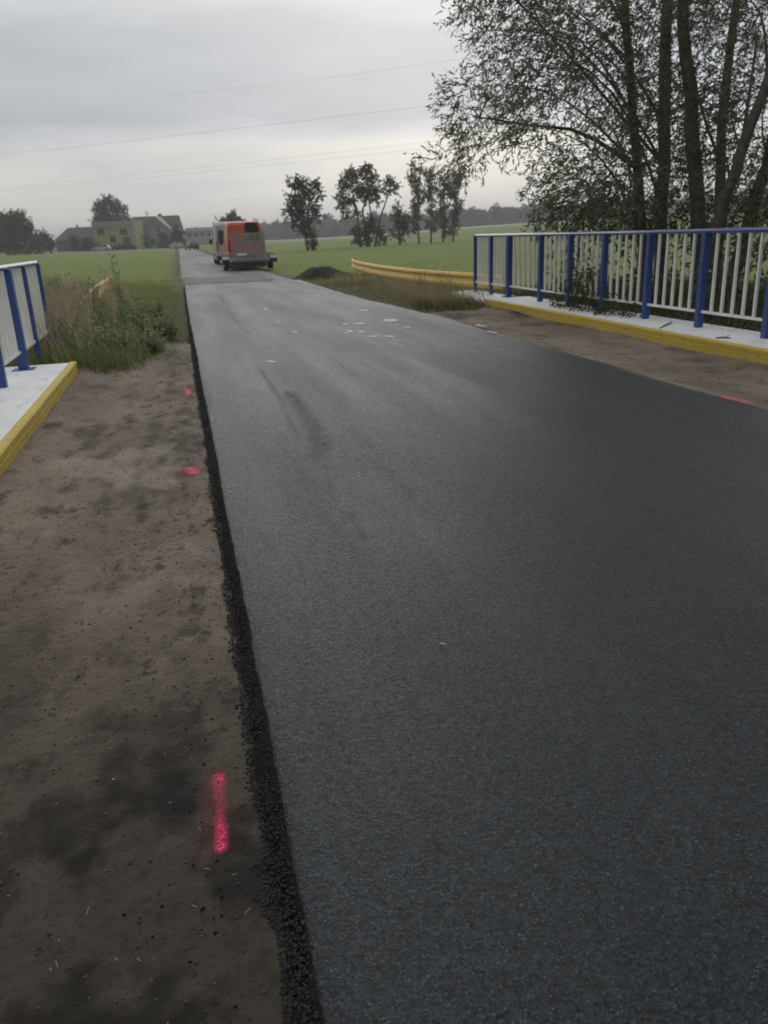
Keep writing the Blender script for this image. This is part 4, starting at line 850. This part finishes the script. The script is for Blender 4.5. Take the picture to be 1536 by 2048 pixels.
strip('distant_road', [gnd(350, 520), gnd(560, 400), gnd(700, 365), gnd(850, 350), gnd(950, 345), gnd(1060, 345), gnd(1250, 350), gnd(1500, 350)], 16, M['crop'], .5)

# ---------------------------------------------------------------- distant trees
FC = ((.085, .098, .062), (.13, .142, .09))
def blob_tree(name, label, cat, D, base_px, trunks, blobs, leaf, dens, group=None, cols=FC, sub=1.0, r0=.25, droop=.05):
    s = D/F*.943; dens = (dens[0]*3.1, dens[1]); leaf = (leaf[0]*.9, leaf[1]*.9); r0 *= .7; zb = float(ground_z(*gnd(base_px, D)[:2])); T = []
    for tp in trunks:
        pts = [far(x, y, D+R.uniform(-1, 1)) for x, y in tp]; pts[0][2] = zb-.1; T.append((pts, r0, r0*.35))
    cl = []
    for bx_, by_, br in blobs:
        rm = br*s; k = max(2, int(8*sub)); c = far(bx_, by_, D)
        for _ in range(k):
            o_ = unit(R.randn(3))*rm*.55*R.rand()**.5; o_ += AHEAD*R.uniform(-.6, .6)*rm; cl.append((*(c+o_), rm*R.uniform(.40, .62)))
    return tree(name, label, cat, T, cl, leaf, dens, leaf[0]*2.0, cols, None, droop, group, limb_r=.12, skip_limbs=.7)
GF = 'trees standing in the field'
blob_tree('field_tree', 'lone dark tree in the field right of the parked vans', 'tree', 100, 622, [[(626, 497), (622, 460), (610, 400)], [(616, 497), (606, 450), (592, 400)]],
          [(607, 362, 14), (590, 372, 16), (585, 395, 14), (612, 385, 18), (628, 372, 12), (636, 390, 11), (600, 408, 18), (628, 412, 14), (585, 420, 16), (608, 432, 17), (630, 432, 13), (588, 448, 12), (612, 455, 15), (625, 470, 11), (628, 485, 7)], (.34, .2), (9, 9), GF)
blob_tree('field_tree', 'broad multi stemmed tree in the field with a leaning branch on the right', 'tree', 112, 735, [[(737, 490), (742, 430), (735, 380)], [(722, 490), (715, 430), (705, 385)], [(750, 490), (762, 430), (780, 380)], [(735, 490), (725, 420), (745, 370)]],
          [(728, 340, 15), (705, 352, 18), (740, 352, 16), (690, 370, 15), (715, 378, 18), (745, 378, 17), (685, 392, 12), (682, 412, 9), (700, 400, 14), (750, 398, 12), (730, 395, 12), (778, 362, 13), (788, 378, 9), (772, 380, 8), (690, 430, 8), (712, 425, 7),
           (715, 462, 13), (735, 455, 16), (755, 462, 14), (765, 478, 10), (735, 478, 12), (712, 482, 10), (745, 440, 8)], (.34, .2), (9, 9), GF)
blob_tree('field_tree', 'small tree between the broad tree and the airy group', 'tree', 120, 800, [[(800, 485), (798, 440), (796, 410)]],
          [(795, 412, 10), (802, 428, 13), (790, 432, 11), (812, 440, 12), (798, 450, 14), (810, 462, 12), (790, 466, 11), (802, 476, 9)], (.3, .17), (8, 9), GF)
ag = 'airy tall trees in a row in the field'
for k, (bx_, lean, top, lab) in enumerate(((838, -8, 330, 'leftmost of the thin airy trees in the field row'), (862, 2, 345, 'thin airy tree, second from the left in the field row'), (886, 4, 348, 'thin airy tree, third from the left in the field row'), (906, 6, 352, 'rightmost airy tree of the field row, next to open sky'))):
    bl = []
    y = top
    while y < 468:
        bl.append((bx_+lean*(1-(y-top)/140)+R.uniform(-9, 9), y, R.uniform(8, 13)*(1 if y < 430 else .8))); y += R.uniform(8, 13)
    blob_tree('airy_tree', lab, 'tree', 116+3*k, bx_, [[(bx_, 483), (bx_+lean*.3, 430), (bx_+lean, top+10)]], bl, (.28, .15), (11, 9), ag, ((.09, .105, .06), (.14, .155, .09)), r0=.16)
GH = 'trees and hedges around the farm'
blob_tree('garden_tree', 'large round dark tree at the far left edge', 'tree', 205, 28, [[(28, 507), (28, 470), (25, 440)]], [(28, 432, 17), (12, 440, 18), (42, 442, 16), (55, 458, 12), (30, 455, 22), (5, 462, 20), (50, 475, 16), (20, 480, 22), (40, 492, 15), (2, 490, 16), (-15, 460, 20)], (.6, .38), (5, 8), GH)
blob_tree('garden_tree', 'tall leafy tree behind the yellow house', 'tree', 262, 218, [[(220, 497), (218, 450), (215, 420)], [(222, 480), (232, 440), (238, 420)]], [(218, 402, 11), (200, 408, 11), (235, 406, 9), (208, 420, 14), (192, 420, 8), (228, 420, 11), (246, 420, 8), (215, 435, 14), (235, 436, 11), (197, 436, 11), (250, 436, 9), (218, 446, 13), (190, 445, 8)], (.6, .36), (5, 8), GH)
blob_tree('garden_tree', 'rounded tree rising just behind the vans', 'tree', 190, 465, [[(467, 490), (466, 455), (465, 440)]], [(465, 436, 13), (452, 442, 11), (478, 444, 11), (442, 450, 9), (464, 452, 14), (488, 456, 9), (450, 462, 12), (475, 465, 13)], (.5, .32), (6, 8), GH)
bushes = [((72, 478, 17), (90, 480, 15), (104, 486, 9), (80, 494, 12), (60, 494, 14), (98, 496, 9), (85, 465, 6)), ((148, 478, 9), (155, 486, 11), (148, 492, 8)), ((172, 484, 9), (184, 488, 10), (178, 494, 7), (164, 494, 7)), ((255, 484, 8), (258, 492, 6)),
          ((352, 462, 8), (354, 450, 5), (350, 474, 10), (358, 470, 9), (352, 486, 11), (363, 484, 8)), ((322, 470, 5), (324, 480, 7), (322, 490, 7)), ((334, 474, 5), (336, 484, 7), (335, 491, 6)), ((292, 474, 5), (294, 484, 6), (293, 491, 5)), ((15, 502, 6), (35, 502, 5), (55, 503, 5), (75, 503, 5))]
blab = ['dark hedge of tall bushes between the big left tree and the barn', 'dark bush in front of the barn wall', 'dark bush beside the white car', 'green bush against the yellow wall', 'tall dark conifer at the right end of the farmhouse',
        'left of two small conifers in front of the farmhouse', 'right of two small conifers in front of the farmhouse', 'narrow bush at the left corner of the farmhouse front', 'low brown scrub along the field edge at the far left']
bd = [215, 232, 222, 232, 225, 228, 228, 228, 200]
for k, (bl, lab, D) in enumerate(zip(bushes, blab, bd)):
    cols = ((.10, .07, .05), (.13, .09, .06)) if k == 8 else FC
    blob_tree('bush', lab, 'bush', D, bl[0][0], [[(bl[0][0], 500), (bl[0][0], bl[0][1])]], list(bl), (.45, .28), (7, 8), GH, cols, r0=.1)
blob_tree('hedge', 'low clipped green hedge along the yellow house', 'hedge', 230, 240, [[(240, 500), (240, 494)]], [(x, 494, 5) for x in range(222, 272, 6)], (.35, .22), (9, 8), GH, ((.06, .08, .03), (.09, .11, .04)), r0=.1)
# wood on the horizon
cl = []
for x in np.arange(330, 1760, 4.2):
    D = R.uniform(520, 640); g = gnd(x, D); hh = np.interp(x, [330, 375, 430, 527, 700, 1050, 1760], [8, 7, 8.5, 11, 11, 10.5, 12])*(.82+.3*R.rand())*(1+.25*(R.rand() < .06))
    zc = g[2]
    for zz in np.arange(1.0, hh-1.2, 2.6): cl.append((g[0]+R.uniform(-1.5, 1.5), g[1]+R.uniform(-6, 6), zc+zz, R.uniform(1.7, 2.6)))
    cl.append((g[0], g[1], zc+hh-2.0, R.uniform(1.6, 2.2)))
P, Dd, K = foliage_points(cl, 3.2, 6, 1.9, None, .05); n = len(P)
tag(leaves_mesh('forest', P, Dd, 1.7*(.6+.7*R.rand(n)), 1.2*(.7+.6*R.rand(n)), leaf_cols(n, (.045, .055, .03), (.07, .08, .04), .15), M['leaf'], None), kind='stuff')

# ---------------------------------------------------------------- power lines
M['wire'] = simple('power_wire', (.22, .22, .23), (.2, .2, .2), 5, .6)
for A, B, lab in (((-60, 316), (1000, 195), 'thick overhead wire crossing the middle of the sky'), ((-60, 383), (1000, 268), 'upper of two close wires low in the sky'),
                  ((-60, 388), (1000, 282), 'lower of two close wires low in the sky'), ((480, 176), (1050, 100), 'faint wire high in the sky running into the willows')):
    a = far(*A, 95); b = far(*B, 62); m_ = MB(); c_ = (a+b)/2
    d_ = b-a; a2 = a-d_*.5; b2 = b+d_*.4; Lw = 1.9
    pts = []
    for k in range(41):
        t_ = k/40; q = a2*(1-t_)+b2*t_; q = q-c_; q[2] += -.45*(1-(2*t_-1)**2)+.35; pts.append(q)
    m_.tube(pts, .008 if 'thick' in lab else .0055, 5); o = m_.build('power_line', M['wire']); o.location = tuple(c_); tag(o, lab, 'power line', 'overhead wires')

# ---------------------------------------------------------------- haze
hm = bpy.data.materials.new('haze'); hm.use_nodes = True; hn = hm.node_tree.nodes; hn.clear()
ho = hn.new('ShaderNodeOutputMaterial'); pv = hn.new('ShaderNodeVolumePrincipled'); pv.inputs['Color'].default_value = (.93, .94, .96, 1); pv.inputs['Density'].default_value = .0007
pv.inputs['Anisotropy'].default_value = .2
hm.node_tree.links.new(pv.outputs[0], ho.inputs['Volume'])
m_ = MB(); m_.box(-4600, 4600, -4600, 4600, -6, 40); o = m_.build('haze', hm); tag(o, kind='stuff')
